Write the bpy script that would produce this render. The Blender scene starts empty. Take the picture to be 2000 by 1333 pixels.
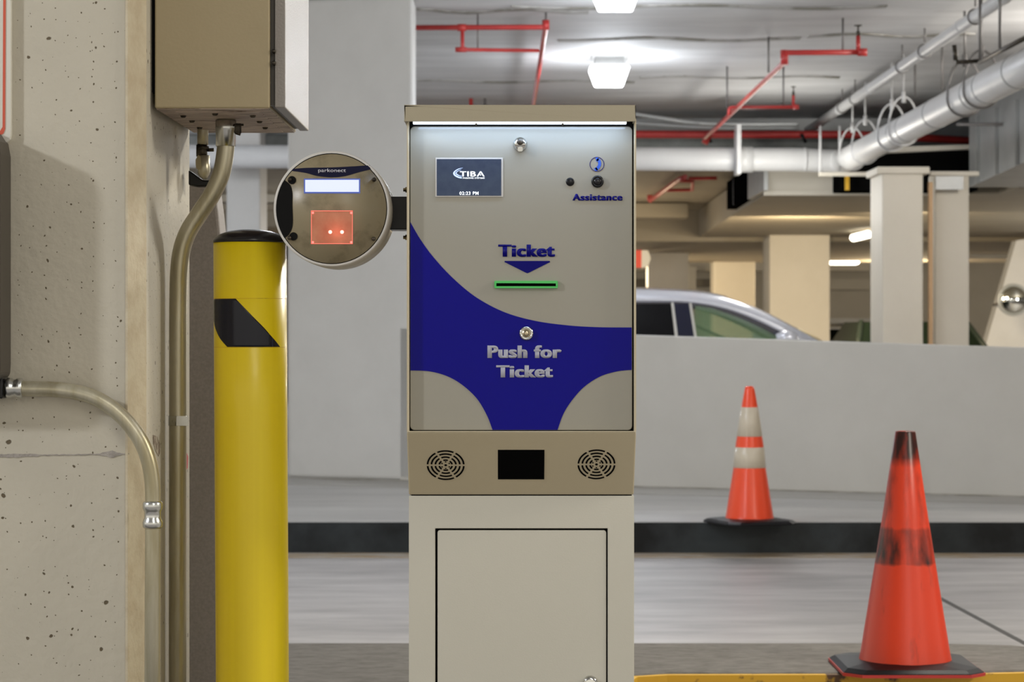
import bpy, bmesh, math, random
from mathutils import Vector, Matrix
random.seed(7)
PI = math.pi
# ------------------------------------------------------------------ camera, world, exposure
H = 1.18                      # height of the camera above the drive lane
F = 4600.0                    # focal length in pixels of the 2000 px wide frame
CX, HY = 1000.0, 650.0        # vanishing point of the garage's long axis
scn = bpy.context.scene
cam = bpy.data.cameras.new('camera')
cam.lens = 36.0 * F / 2000.0
cam.sensor_width = 36.0
cam.shift_y = -(666.5 - HY) / 2000.0 * 1.0
cam.clip_start = 0.05
cam.clip_end = 200
cam.dof.use_dof = True
cam.dof.focus_distance = 4.1
cam.dof.aperture_fstop = 13.0
co = bpy.data.objects.new('camera', cam)
scn.collection.objects.link(co)
co.location = (0, 0, H)
co.rotation_euler = (PI / 2, 0, 0)
scn.camera = co
scn.view_settings.view_transform = 'Standard'
scn.view_settings.look = 'None'
scn.view_settings.gamma = 1.0
scn.view_settings.use_curve_mapping = False
scn.view_settings.exposure = -0.28
wd = bpy.data.worlds.new('world')
scn.world = wd
wd.use_nodes = True
wd.node_tree.nodes['Background'].inputs[0].default_value = (1.0, 0.93, 0.80, 1)
wd.node_tree.nodes['Background'].inputs[1].default_value = 1.25
col = scn.collection

def area(name, loc, tgt, size, power, color, size_y=None, spread=PI):
    l = bpy.data.lights.new(name, 'AREA')
    l.energy = power
    l.color = color
    l.shape = 'RECTANGLE'
    l.size = size
    l.size_y = size_y or size
    l.spread = spread
    o = bpy.data.objects.new(name, l)
    col.objects.link(o)
    o.location = loc
    d = Vector(tgt) - Vector(loc)
    o.rotation_euler = d.to_track_quat('-Z', 'Y').to_euler()
    return o
COOL = (0.88, 0.93, 1.0)
WARM = (1.0, 0.80, 0.52)
NEUT = (1.0, 0.97, 0.9)
# first entry lamp and two fixture bulbs are sourced; other lights are added unseen fills
def bulb(name, loc, power, color, r=0.18):
    l = bpy.data.lights.new(name, 'POINT')
    l.energy = power; l.color = color; l.shadow_soft_size = r
    o = bpy.data.objects.new(name, l); col.objects.link(o); o.location = loc
    return o
area('lamp_fill_entry', (-4.9, 1.67, H + 2.15), (-0.9, 4.02, H), 0.28, 160, (0.95, 0.97, 1.0))
area('lamp_fill_entry', (1.6, -1.0, H + 2.2), (0.3, 4.5, H - 0.4), 1.4, 55, NEUT)  # unseen fill added for the machine front
area('lamp_fill_entry', (0.6, 1.2, H + 2.25), (0.4, 6.0, 0.0), 1.2, 26, NEUT)
area('lamp_fill_entry', (4.6, 3.2, H + 2.2), (-0.6, 4.4, H - 0.2), 0.9, 210, (1.0, 0.93, 0.80))  # unseen warm fill added from the right for the column side
area('fill_lane', (1.9, 8.2, H + 2.2), (-0.64, 4.3, H - 0.3), 0.7, 210, (1.0, 0.95, 0.84))  # second unseen fill, added to brighten the column side
area('fill_lane', (4.2, 9.0, H + 2.2), (4.2, 10.0, 0), 1.3, 40, NEUT)
area('fill_lane', (-2.6, 9.5, H + 2.2), (-1.6, 13.5, 0.8), 1.3, 150, COOL)  # unseen fill added to brighten the white pier
area('fill_lane', (0.9, 14.0, H + 2.0), (0.9, 13.5, 0), 0.6, 18, COOL)
bulb('fill_lane', (-0.8, 11.0, H + 1.95), 38, COOL)  # unseen bulbs added to lift the ceiling
bulb('fill_lane', (4.6, 12.2, H + 1.9), 38, (1.0, 0.93, 0.84))
bulb('lamp_fill_deck', (0.83, 19.7, H + 1.85), 60, COOL, 0.12)
bulb('lamp_fill_deck', (0.75, 15.9, H + 1.85), 36, COOL, 0.12)
bulb('lamp_fill_deck', (-4.5, 20.0, H + 1.6), 190, COOL)  # unseen fill added for the ceiling and left pillar
bulb('lamp_fill_deck', (4.7, 17.0, H + 1.9), 180, (1.0, 0.94, 0.86))  # unseen fill added for the twin pillars
bulb('lamp_fill_deck', (2.4, 22.0, H + 1.2), 50, NEUT)
bulb('lamp_fill_deck', (-1.2, 29.5, H + 1.0), 70, COOL)
area('lamp_fill_deck', (3.5, 28.0, H + 1.0), (3.4, 31.2, 0.0), 0.8, 170, WARM)  # unseen warm fill added for the deck pillars
area('lamp_fill_deck', (4.6, 27.0, H + 1.2), (4.8, 28.5, 0), 0.8, 150, WARM)
bulb('lamp_fill_deck', (8.2, 28.0, H + 0.6), 260, NEUT)
bulb('lamp_fill_deck', (7.2, 44.0, H + 1.1), 420, WARM)
bulb('lamp_fill_deck', (0.9, 31.0, H + 0.6), 60, WARM)
bulb('lamp_fill_deck', (1.5, 43.0, H + 1.0), 420, WARM)
bulb('lamp_fill_deck', (13.5, 44.0, H + 1.0), 420, NEUT)
area('lamp_fill_deck', (-6.0, 34.0, H + 1.5), (-6, 35.5, 0), 1.2, 260, COOL)

# ------------------------------------------------------------------ coordinates
def W(x, y, s):
    """point seen at picture position x, y where one metre measures s pixels"""
    return Vector(((x - CX) / s, F / s, H + (HY - y) / s))
def WY(x, y, Y):
    return W(x, y, F / Y)
def RP(x, y, p, n):
    """where the sight line through x, y meets the plane through p with normal n"""
    d = Vector(((x - CX) / F, 1.0, (HY - y) / F))
    o = Vector((0, 0, H))
    t = (Vector(p) - o).dot(Vector(n)) / d.dot(Vector(n))
    return o + d * t

# ------------------------------------------------------------------ materials
def mat(name, color=(0.5, 0.5, 0.5), rough=0.5, metal=0.0, emit=None, es=0.0, coat=0.0, noise=None, bump=None, spec=None, trans=0.0, alpha=1.0):
    """noise = (scale, colour2, low, high [, stretch]); bump = (scale, strength)"""
    m = bpy.data.materials.new(name)
    m.use_nodes = True
    nt = m.node_tree
    b = nt.nodes['Principled BSDF']
    b.inputs['Base Color'].default_value = (*color, 1)
    b.inputs['Roughness'].default_value = rough
    b.inputs['Metallic'].default_value = metal
    if coat:
        b.inputs['Coat Weight'].default_value = coat
        b.inputs['Coat Roughness'].default_value = 0.05
    if spec is not None:
        b.inputs['Specular IOR Level'].default_value = spec
    if trans:
        b.inputs['Transmission Weight'].default_value = trans
    if alpha < 1:
        b.inputs['Alpha'].default_value = alpha
    if emit:
        b.inputs['Emission Color'].default_value = (*emit, 1)
        b.inputs['Emission Strength'].default_value = es
    if noise or bump:
        tc = nt.nodes.new('ShaderNodeTexCoord')
        mp = nt.nodes.new('ShaderNodeMapping')
        nt.links.new(tc.outputs['Object'], mp.inputs[0])
    if noise:
        if len(noise) > 4:
            mp.inputs['Scale'].default_value = noise[4]
        nz = nt.nodes.new('ShaderNodeTexNoise')
        nz.inputs['Scale'].default_value = noise[0]
        nz.inputs['Detail'].default_value = 6
        nz.inputs['Roughness'].default_value = 0.6
        nt.links.new(mp.outputs[0], nz.inputs['Vector'])
        cr = nt.nodes.new('ShaderNodeValToRGB')
        cr.color_ramp.elements[0].position = noise[2]
        cr.color_ramp.elements[1].position = noise[3]
        cr.color_ramp.elements[0].color = (*noise[1], 1)
        cr.color_ramp.elements[1].color = (*color, 1)
        nt.links.new(nz.outputs[0], cr.inputs[0])
        nt.links.new(cr.outputs[0], b.inputs['Base Color'])
    if bump:
        n2 = nt.nodes.new('ShaderNodeTexNoise')
        n2.inputs['Scale'].default_value = bump[0]
        n2.inputs['Detail'].default_value = 4
        nt.links.new(mp.outputs[0], n2.inputs['Vector'])
        bp = nt.nodes.new('ShaderNodeBump')
        bp.inputs['Strength'].default_value = bump[1]
        bp.inputs['Distance'].default_value = 0.002
        nt.links.new(n2.outputs[0], bp.inputs['Height'])
        nt.links.new(bp.outputs[0], b.inputs['Normal'])
    return m

def concrete_pitted(name, color, pit):
    """painted cast concrete with round bug holes of several sizes and a rough joint line"""
    m = mat(name, color, 0.62)
    nt = m.node_tree
    N, L = nt.nodes, nt.links
    b = N['Principled BSDF']
    tc = N.new('ShaderNodeTexCoord')
    base = N.new('ShaderNodeTexNoise'); base.inputs['Scale'].default_value = 5; base.inputs['Detail'].default_value = 5
    L.new(tc.outputs['Object'], base.inputs['Vector'])
    cr = N.new('ShaderNodeValToRGB')
    cr.color_ramp.elements[0].position = 0.3; cr.color_ramp.elements[1].position = 0.7
    cr.color_ramp.elements[0].color = (*[c * 0.93 for c in color], 1); cr.color_ramp.elements[1].color = (*color, 1)
    L.new(base.outputs[0], cr.inputs[0])
    mask = None
    s3 = N.new('ShaderNodeSeparateXYZ'); flat = N.new('ShaderNodeCombineXYZ'); sm = N.new('ShaderNodeMath')
    L.new(tc.outputs['Object'], s3.inputs[0]); L.new(s3.outputs[0], sm.inputs[0]); L.new(s3.outputs[1], sm.inputs[1])
    L.new(sm.outputs[0], flat.inputs[0]); L.new(s3.outputs[2], flat.inputs[1])
    warp = N.new('ShaderNodeTexNoise'); warp.inputs['Scale'].default_value = 45; warp.inputs['Detail'].default_value = 3
    L.new(tc.outputs['Object'], warp.inputs['Vector'])
    for sc, lo, hi, th in ((12, 0.50, 1.0, 0.060), (25, 0.40, 1.0, 0.07), (48, 0.30, 1.0, 0.075)):
        add = N.new('ShaderNodeVectorMath'); add.operation = 'MULTIPLY_ADD'
        add.inputs[1].default_value = (0.012, 0.012, 0.012)
        L.new(warp.outputs[1], add.inputs[0]); L.new(flat.outputs[0], add.inputs[2])
        v = N.new('ShaderNodeTexVoronoi'); v.voronoi_dimensions = '2D'; v.inputs['Scale'].default_value = sc; v.inputs['Randomness'].default_value = 1.0
        L.new(add.outputs[0], v.inputs['Vector'])
        sep = N.new('ShaderNodeSeparateColor'); L.new(v.outputs['Color'], sep.inputs[0])
        mr = N.new('ShaderNodeMapRange'); mr.inputs[1].default_value = lo; mr.inputs[2].default_value = hi
        mr.inputs[3].default_value = 0.0; mr.inputs[4].default_value = th
        L.new(sep.outputs[0], mr.inputs[0])
        sub = N.new('ShaderNodeMath'); sub.operation = 'SUBTRACT'
        L.new(mr.outputs[0], sub.inputs[0]); L.new(v.outputs['Distance'], sub.inputs[1])
        st = N.new('ShaderNodeMapRange'); st.inputs[1].default_value = 0.0; st.inputs[2].default_value = 0.014
        L.new(sub.outputs[0], st.inputs[0])
        if mask is None:
            mask = st.outputs[0]
        else:
            mx = N.new('ShaderNodeMath'); mx.operation = 'MAXIMUM'
            L.new(mask, mx.inputs[0]); L.new(st.outputs[0], mx.inputs[1]); mask = mx.outputs[0]
    mix = N.new('ShaderNodeMix'); mix.data_type = 'RGBA'
    L.new(mask, mix.inputs[0]); L.new(cr.outputs[0], mix.inputs[6]); mix.inputs[7].default_value = (*pit, 1)
    L.new(mix.outputs[2], b.inputs['Base Color'])
    inv = N.new('ShaderNodeMath'); inv.operation = 'MULTIPLY_ADD'; inv.inputs[1].default_value = -3.0
    fine = N.new('ShaderNodeTexNoise'); fine.inputs['Scale'].default_value = 70; fine.inputs['Detail'].default_value = 6
    L.new(tc.outputs['Object'], fine.inputs['Vector'])
    L.new(mask, inv.inputs[0]); L.new(fine.outputs[0], inv.inputs[2])
    bp = N.new('ShaderNodeBump'); bp.inputs['Strength'].default_value = 0.55; bp.inputs['Distance'].default_value = 0.0022
    L.new(inv.outputs[0], bp.inputs['Height']); L.new(bp.outputs[0], b.inputs['Normal'])
    return m

M = {}
M['column'] = concrete_pitted('painted_concrete', (0.49, 0.455, 0.375), (0.10, 0.075, 0.04))
M['column_edge'] = mat('rough_painted_edge', (0.52, 0.46, 0.34), 0.7, noise=(30, (0.45, 0.38, 0.27), 0.35, 0.6), bump=(120, 0.6))
M['mortar'] = mat('bare_mortar', (0.36, 0.33, 0.30), 0.9, noise=(60, (0.24, 0.22, 0.20), 0.35, 0.65), bump=(200, 0.8))
M['wall'] = mat('white_wall_paint', (0.66, 0.655, 0.64), 0.55, noise=(2.2, (0.60, 0.595, 0.58), 0.3, 0.7), bump=(40, 0.15))
M['ceil'] = mat('ceiling_paint', (0.66, 0.66, 0.66), 0.7, noise=(1.1, (0.50, 0.50, 0.50), 0.35, 0.68, (0.6, 2.2, 1)), bump=(30, 0.3))
M['ceil_mark'] = mat('ceiling_joint_stain', (0.22, 0.21, 0.18), 0.8, noise=(3, (0.4, 0.39, 0.37), 0.45, 0.55))
M['warm'] = mat('cream_wall_paint', (0.62, 0.58, 0.50), 0.6, noise=(1.5, (0.57, 0.53, 0.45), 0.3, 0.7))
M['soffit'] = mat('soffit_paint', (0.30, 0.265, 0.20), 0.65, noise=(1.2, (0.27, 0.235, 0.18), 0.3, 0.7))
M['pillar_blue'] = mat('pale_pillar_paint', (0.60, 0.61, 0.64), 0.5)
M['lowwall'] = mat('warm_white_wall_paint', (0.555, 0.54, 0.505), 0.55, noise=(2.2, (0.51, 0.495, 0.46), 0.3, 0.7), bump=(40, 0.15))
M['floor'] = mat('smooth_concrete', (0.47, 0.45, 0.44), 0.48, noise=(1.6, (0.30, 0.285, 0.28), 0.35, 0.66, (0.7, 2.4, 1)), bump=(60, 0.1))
M['island'] = mat('rough_concrete', (0.185, 0.175, 0.16), 0.85, spec=0.2, noise=(26, (0.12, 0.112, 0.10), 0.33, 0.62, (0.7, 1.6, 1)), bump=(160, 0.5))
M['platform'] = mat('walkway_concrete', (0.46, 0.45, 0.43), 0.5, noise=(1.4, (0.36, 0.35, 0.335), 0.35, 0.66, (0.6, 2, 1)))
M['kerb_black'] = mat('black_kerb_paint', (0.006, 0.007, 0.008), 0.4, spec=0.25, noise=(1.1, (0.034, 0.041, 0.045), 0.42, 0.6), bump=(25, 0.3))  # paler noise patches paint in light reflected off the black kerb
M['kerb_yellow'] = mat('worn_yellow_paint', (0.62, 0.36, 0.02), 0.6, noise=(9, (0.10, 0.05, 0.02), 0.36, 0.42))
M['joint'] = mat('dark_joint', (0.10, 0.095, 0.09), 0.9)
M['beige'] = mat('beige_powder_coat', (0.49, 0.425, 0.295), 0.45, bump=(400, 0.06), noise=(4, (0.47, 0.405, 0.28), 0.3, 0.7))
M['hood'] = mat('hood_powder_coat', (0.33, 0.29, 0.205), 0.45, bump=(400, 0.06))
M['cream'] = mat('cream_powder_coat', (0.54, 0.52, 0.45), 0.42, bump=(400, 0.08), noise=(3, (0.525, 0.505, 0.435), 0.3, 0.7))
M['seal'] = mat('black_rubber', (0.004, 0.004, 0.004), 0.6, spec=0.1)
M['black'] = mat('black_plastic', (0.004, 0.004, 0.005), 0.3, spec=0.3)
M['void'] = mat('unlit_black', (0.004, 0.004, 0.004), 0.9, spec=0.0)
M['panel'] = mat('white_acrylic', (0.30, 0.285, 0.24), 0.15, spec=0.3)
M['blue'] = mat('deep_blue_print', (0.003, 0.002, 0.20), 0.2, spec=0.12)
M['navy'] = mat('navy_print', (0.003, 0.002, 0.13), 0.4, spec=0.1)
M['greytext'] = mat('grey_print', (0.36, 0.36, 0.42), 0.5, spec=0.2)
M['farglass'] = mat('dark_green_glass', (0.004, 0.007, 0.0045), 0.6, spec=0.02)
M['chrome'] = mat('polished_steel', (0.62, 0.62, 0.60), 0.12, 1.0)
M['steel'] = mat('brushed_steel', (0.55, 0.54, 0.50), 0.33, 1.0)
M['darksteel'] = mat('dark_worn_steel', (0.10, 0.085, 0.065), 0.45, 0.8, noise=(60, (0.03, 0.025, 0.02), 0.4, 0.6))
M['galv'] = mat('galvanised_conduit', (0.50, 0.47, 0.37), 0.36, 0.6, noise=(30, (0.34, 0.30, 0.19), 0.35, 0.65, (1, 1, 0.12)), bump=(90, 0.12))
M['galv_blue'] = mat('bright_galvanised', (0.60, 0.61, 0.60), 0.25, 1.0)
M['led'] = mat('led_strip_light', (1, 1, 1), 0.5, emit=(0.80, 0.90, 1.0), es=2.2)
M['lamp'] = mat('lamp_diffuser', (1, 1, 1), 0.5, emit=(0.95, 0.97, 1.0), es=9.0)
M['tube'] = mat('tube_diffuser', (1, 1, 1), 0.5, emit=(1.0, 0.93, 0.74), es=7.0)
M['screen'] = mat('screen_glass', (0.02, 0.03, 0.05), 0.15, spec=0.3, emit=(0.05, 0.075, 0.13), es=0.5, noise=(60, (0.008, 0.014, 0.035), 0.35, 0.7))
M['screentext'] = mat('screen_lit_text', (1, 1, 1), 0.5, emit=(0.86, 0.94, 1.0), es=1.4)
M['screenblue'] = mat('screen_lit_swirl', (0.5, 0.6, 1), 0.5, emit=(0.42, 0.58, 1.0), es=1.0)
M['green'] = mat('green_slot', (0.05, 0.35, 0.07), 0.25, emit=(0.05, 0.5, 0.12), es=0.25)
M['yellow'] = mat('yellow_plastic_sleeve', (0.84, 0.65, 0.009), 0.34, coat=0.05, noise=(14, (0.78, 0.58, 0.006), 0.3, 0.7, (3.0, 3.0, 0.03)))
M['stripe'] = mat('dark_blue_tape', (0.005, 0.006, 0.015), 0.2, spec=0.3, noise=(60, (0.05, 0.06, 0.13), 0.25, 0.40, (2.5, 2.5, 0.02)))
M['cap'] = mat('black_cap', (0.010, 0.009, 0.011), 0.25, spec=0.4)
M['face'] = mat('smoked_acrylic', (0.24, 0.20, 0.125), 0.32, spec=0.3, noise=(22, (0.14, 0.11, 0.065), 0.3, 0.5))
M['white_plastic'] = mat('white_casing', (0.55, 0.53, 0.50), 0.4)
M['lcd'] = mat('lit_display', (0.3, 0.33, 0.5), 0.4, emit=(0.70, 0.76, 1.0), es=1.0)
M['lcd_rim'] = mat('display_rim', (0.05, 0.08, 0.3), 0.4, emit=(0.10, 0.16, 0.60), es=0.4)
M['scan'] = mat('red_scan_glass', (0.30, 0.14, 0.08), 0.3, spec=0.2, emit=(1.0, 0.04, 0.02), es=0.13, noise=(24, (0.38, 0.22, 0.13), 0.35, 0.65))
M['redled'] = mat('red_led', (1, 0.1, 0.1), 0.3, emit=(1.0, 0.25, 0.2), es=5.0)
M['redglow'] = mat('red_corner_light', (1, 0.1, 0.1), 0.3, emit=(1.0, 0.12, 0.10), es=3.0)
M['swoosh'] = mat('blue_black_print', (0.003, 0.004, 0.025), 0.3, spec=0.15)
M['bodybox'] = mat('tan_painted_steel', (0.36, 0.295, 0.18), 0.5, noise=(5, (0.33, 0.27, 0.16), 0.3, 0.7), bump=(160, 0.12))
M['rust'] = mat('worn_stained_steel', (0.46, 0.37, 0.31), 0.55, noise=(14, (0.12, 0.075, 0.05), 0.36, 0.52, (1, 4, 1)), bump=(90, 0.3))
M['boxdoor'] = mat('tan_gloss_steel', (0.20, 0.18, 0.16), 0.36, bump=(260, 0.5))
M['brown'] = mat('dark_brown_metal', (0.05, 0.042, 0.032), 0.45)
M['greycab'] = mat('grey_speckled_coat', (0.235, 0.21, 0.20), 0.6, noise=(160, (0.19, 0.17, 0.16), 0.35, 0.65))
M['sign'] = mat('white_sign', (0.62, 0.60, 0.54), 0.4)
M['signred'] = mat('red_sign_border', (0.55, 0.09, 0.05), 0.4)
M['redpaint'] = mat('red_pipe_paint', (0.55, 0.045, 0.04), 0.4, noise=(4, (0.42, 0.03, 0.03), 0.3, 0.7))
M['redstain'] = mat('red_paint_smear', (0.5, 0.02, 0.02), 0.5)
M['scuff'] = mat('brown_scuff', (0.16, 0.11, 0.07), 0.8, noise=(90, (0.4, 0.35, 0.27), 0.45, 0.55))
M['whitepipe'] = mat('white_pipe_jacket', (0.66, 0.66, 0.66), 0.4, noise=(2.5, (0.60, 0.60, 0.60), 0.3, 0.7))
M['rod'] = mat('grey_steel_rod', (0.20, 0.19, 0.185), 0.5, 0.6)
M['duct'] = mat('galvanised_duct', (0.42, 0.43, 0.43), 0.45, 0.3, noise=(3, (0.34, 0.35, 0.35), 0.3, 0.7))
M['ductgreen'] = mat('grey_green_duct', (0.22, 0.235, 0.225), 0.5, noise=(2, (0.10, 0.105, 0.10), 0.35, 0.6))
M['cone'] = mat('orange_cone_plastic', (0.90, 0.075, 0.02), 0.30)
M['conedirty'] = mat('scuffed_orange_cone', (0.74, 0.048, 0.018), 0.33)
M['reflect'] = mat('reflective_collar', (0.60, 0.53, 0.42), 0.28)
M['rubber'] = mat('black_rubber_base', (0.006, 0.006, 0.008), 0.45, spec=0.2)
M['rubberred'] = mat('red_rubber_edge', (0.50, 0.03, 0.025), 0.4)
M['carpaint'] = mat('silver_car_paint', (0.66, 0.68, 0.76), 0.25, 0.3, coat=0.8)
M['carglass_dark'] = mat('dark_car_glass', (0.004, 0.004, 0.005), 0.06, spec=0.3)
M['carglass'] = mat('green_car_glass', (0.20, 0.32, 0.17), 0.03, alpha=0.35)
M['carblack'] = mat('black_gloss_trim', (0.008, 0.010, 0.03), 0.12, coat=0.5)
M['carcabin'] = mat('dark_cabin', (0.015, 0.018, 0.015), 0.6)
M['cartan'] = mat('cabin_lining', (0.42, 0.45, 0.36), 0.7)
M['tyre'] = mat('tyre_rubber', (0.02, 0.02, 0.02), 0.7)
M['darkcar'] = mat('dark_green_car_paint', (0.008, 0.013, 0.010), 0.45, spec=0.2)
M['mirror'] = mat('convex_mirror_glass', (0.75, 0.77, 0.74), 0.03, 1.0)
M['exitwhite'] = mat('lit_sign_face', (0.8, 0.75, 0.6), 0.5, emit=(1.0, 0.85, 0.6), es=0.45)
M['exitred'] = mat('lit_red_face', (0.6, 0.05, 0.03), 0.5, emit=(1.0, 0.12, 0.06), es=0.6)
M['greenlight'] = mat('green_indicator', (0.02, 0.3, 0.08), 0.5, emit=(0.03, 0.6, 0.15), es=0.6)

def dirty_cone():
    m = M['conedirty']; nt = m.node_tree; N, L = nt.nodes, nt.links
    b = N['Principled BSDF']; tc = N.new('ShaderNodeTexCoord'); sp = N.new('ShaderNodeSeparateXYZ')
    L.new(tc.outputs['Object'], sp.inputs[0])
    nz = N.new('ShaderNodeTexNoise'); nz.inputs['Scale'].default_value = 26; nz.inputs['Detail'].default_value = 8
    mp = N.new('ShaderNodeMapping'); mp.inputs['Scale'].default_value = (1, 1, 0.28)
    L.new(tc.outputs['Object'], mp.inputs[0]); L.new(mp.outputs[0], nz.inputs['Vector'])
    # soot near the tip, a dark maroon band at mid height, streaks elsewhere
    cr = N.new('ShaderNodeValToRGB'); e = cr.color_ramp.elements
    e[0].position = 0.0; e[0].color = (0.10,) * 3 + (1,); e[1].position = 1.0; e[1].color = (0.62,) * 3 + (1,)
    for p, v in ((0.20, 0.14), (0.425, 0.12), (0.44, 0.52), (0.575, 0.50), (0.59, 0.28), (0.83, 0.27), (0.87, 0.64)):
        k = cr.color_ramp.elements.new(p); k.color = (v, v, v, 1)
    dv = N.new('ShaderNodeMath'); dv.operation = 'DIVIDE'; dv.inputs[1].default_value = 0.73
    L.new(sp.outputs[2], dv.inputs[0]); L.new(dv.outputs[0], cr.inputs[0])
    ad = N.new('ShaderNodeMath'); ad.operation = 'ADD'
    L.new(nz.outputs[0], ad.inputs[0]); L.new(cr.outputs[0], ad.inputs[1])
    mr = N.new('ShaderNodeMapRange'); mr.inputs[1].default_value = 0.76; mr.inputs[2].default_value = 1.18
    L.new(ad.outputs[0], mr.inputs[0])
    mx = N.new('ShaderNodeMix'); mx.data_type = 'RGBA'
    mx.inputs[6].default_value = (0.86, 0.062, 0.02, 1); mx.inputs[7].default_value = (0.035, 0.008, 0.006, 1)
    L.new(mr.outputs[0], mx.inputs[0]); L.new(mx.outputs[2], b.inputs['Base Color'])
dirty_cone()

# ------------------------------------------------------------------ mesh helpers
class MB:
    def __init__(self):
        self.v, self.f, self.sm = [], [], []
    def add(self, vs, fs, smooth=False):
        n = len(self.v)
        self.v += [Vector(p) for p in vs]
        self.f += [[i + n for i in f] for f in fs]
        self.sm += [smooth] * len(fs)
        return self
    def box(self, a, b):
        x0, y0, z0 = a; x1, y1, z1 = b
        vs = [(x, y, z) for z in (z0, z1) for y in (y0, y1) for x in (x0, x1)]
        return self.add(vs, [(0, 2, 3, 1), (4, 5, 7, 6), (0, 1, 5, 4), (2, 6, 7, 3), (0, 4, 6, 2), (1, 3, 7, 5)])
    def hexa(self, p):
        """eight corners: four of the front face, then the four behind them"""
        return self.add(p, [(0, 1, 2, 3), (7, 6, 5, 4), (0, 4, 5, 1), (1, 5, 6, 2), (2, 6, 7, 3), (3, 7, 4, 0)])
    def prism(self, pts, d):
        """closed outline pushed along vector d"""
        d = Vector(d); n = len(pts); P = [Vector(p) for p in pts]
        fs = [list(range(n)), list(range(2 * n - 1, n - 1, -1))]
        fs += [[i, i + n, (i + 1) % n + n, (i + 1) % n] for i in range(n)]
        return self.add(P + [p + d for p in P], fs)
    def tube(self, path, r, n=20, caps=True, smooth=True):
        P = [Vector(p) for p in path]
        R = r if isinstance(r, (list, tuple)) else [r] * len(P)
        vs, fs = [], []
        t0 = (P[1] - P[0]).normalized()
        up = Vector((0, 1, 0)) if abs(t0.y) < 0.9 else Vector((1, 0, 0))
        nrm = t0.cross(up).normalized()
        for i, p in enumerate(P):
            if i == 0: t = t0
            elif i == len(P) - 1: t = (P[i] - P[i - 1]).normalized()
            else: t = ((P[i + 1] - P[i]).normalized() + (P[i] - P[i - 1]).normalized()).normalized()
            nrm = (nrm - t * nrm.dot(t)).normalized()
            bn = t.cross(nrm)
            for k in range(n):
                a = 2 * PI * k / n
                vs.append(p + (nrm * math.cos(a) + bn * math.sin(a)) * R[i])
        for i in range(len(P) - 1):
            for k in range(n):
                fs.append([i * n + k, i * n + (k + 1) % n, (i + 1) * n + (k + 1) % n, (i + 1) * n + k])
        self.add(vs, fs, smooth)
        if caps:
            self.add(vs[:n], [list(range(n - 1, -1, -1))])
            self.add(vs[-n:], [list(range(n))])
        return self
    def lathe(self, prof, c, axis='Z', n=40, smooth=True):
        """prof = [(radius, height)] turned about an axis through c"""
        c = Vector(c); vs, fs = [], []
        for r, h in prof:
            for k in range(n):
                a = 2 * PI * k / n
                if axis == 'Z': q = Vector((r * math.cos(a), r * math.sin(a), h))
                elif axis == 'Y': q = Vector((r * math.cos(a), h, r * math.sin(a)))
                else: q = Vector((h, r * math.cos(a), r * math.sin(a)))
                vs.append(c + q)
        for i in range(len(prof) - 1):
            for k in range(n):
                fs.append([i * n + k, i * n + (k + 1) % n, (i + 1) * n + (k + 1) % n, (i + 1) * n + k])
        self.add(vs, fs, smooth)
        if prof[0][0] > 1e-5: self.add(vs[:n], [list(range(n - 1, -1, -1))])
        if prof[-1][0] > 1e-5: self.add(vs[-n:], [list(range(n))])
        return self
    def build(self, name, material, parent=None, bevel=0.0, seg=2, loc=None):
        me = bpy.data.meshes.new(name)
        org = Vector((0, 0, 0))
        if parent is not None:
            p = parent
            while p is not None:
                org += p.location; p = p.parent
        if loc is not None: org += Vector(loc)
        me.from_pydata([p - org for p in self.v], [], self.f)
        for i, pl in enumerate(me.polygons): pl.use_smooth = self.sm[i]
        bm = bmesh.new(); bm.from_mesh(me)
        bmesh.ops.remove_doubles(bm, verts=bm.verts, dist=1e-5)
        bmesh.ops.recalc_face_normals(bm, faces=bm.faces)
        bm.to_mesh(me); bm.free()
        me.materials.append(material)
        o = bpy.data.objects.new(name, me)
        if loc is not None: o.location = loc
        if parent is not None: o.parent = parent
        col.objects.link(o)
        if bevel:
            bv = o.modifiers.new('bevel', 'BEVEL'); bv.width = bevel; bv.segments = seg
            bv.limit_method = 'ANGLE'; bv.angle_limit = math.radians(35)
            bv.harden_normals = False
        return o

def thing(name, label, cat, loc, group=None):
    o = bpy.data.objects.new(name, None)
    o.empty_display_size = 0.1
    col.objects.link(o)
    o.location = loc
    o['label'] = label; o['category'] = cat
    if group: o['group'] = group
    return o
def tag(o, label, cat, group=None):
    o['label'] = label; o['category'] = cat
    if group: o['group'] = group
    return o
def struct(o, label=None):
    o['kind'] = 'structure'
    if label: o['label'] = label
    return o
def smooth_path(pts, n=8):
    P = [Vector(p) for p in pts]; out = []
    for i in range(len(P) - 1):
        p0 = P[max(i - 1, 0)]; p1 = P[i]; p2 = P[i + 1]; p3 = P[min(i + 2, len(P) - 1)]
        for k in range(n):
            t = k / n
            out.append(0.5 * ((2 * p1) + (p2 - p0) * t + (2 * p0 - 5 * p1 + 4 * p2 - p3) * t * t + (3 * p1 - p0 - 3 * p2 + p3) * t ** 3))
    out.append(P[-1]); return out
def fillet(pts, rad, n=6):
    P = [Vector(p) for p in pts]; out = [P[0]]
    for i in range(1, len(P) - 1):
        a = (P[i - 1] - P[i]); b = (P[i + 1] - P[i])
        d = min(rad, a.length * 0.45, b.length * 0.45)
        s, e = P[i] + a.normalized() * d, P[i] + b.normalized() * d
        for k in range(n + 1):
            t = k / n
            out.append((1 - t) ** 2 * s + 2 * t * (1 - t) * P[i] + t * t * e)
    out.append(P[-1]); return out
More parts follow.
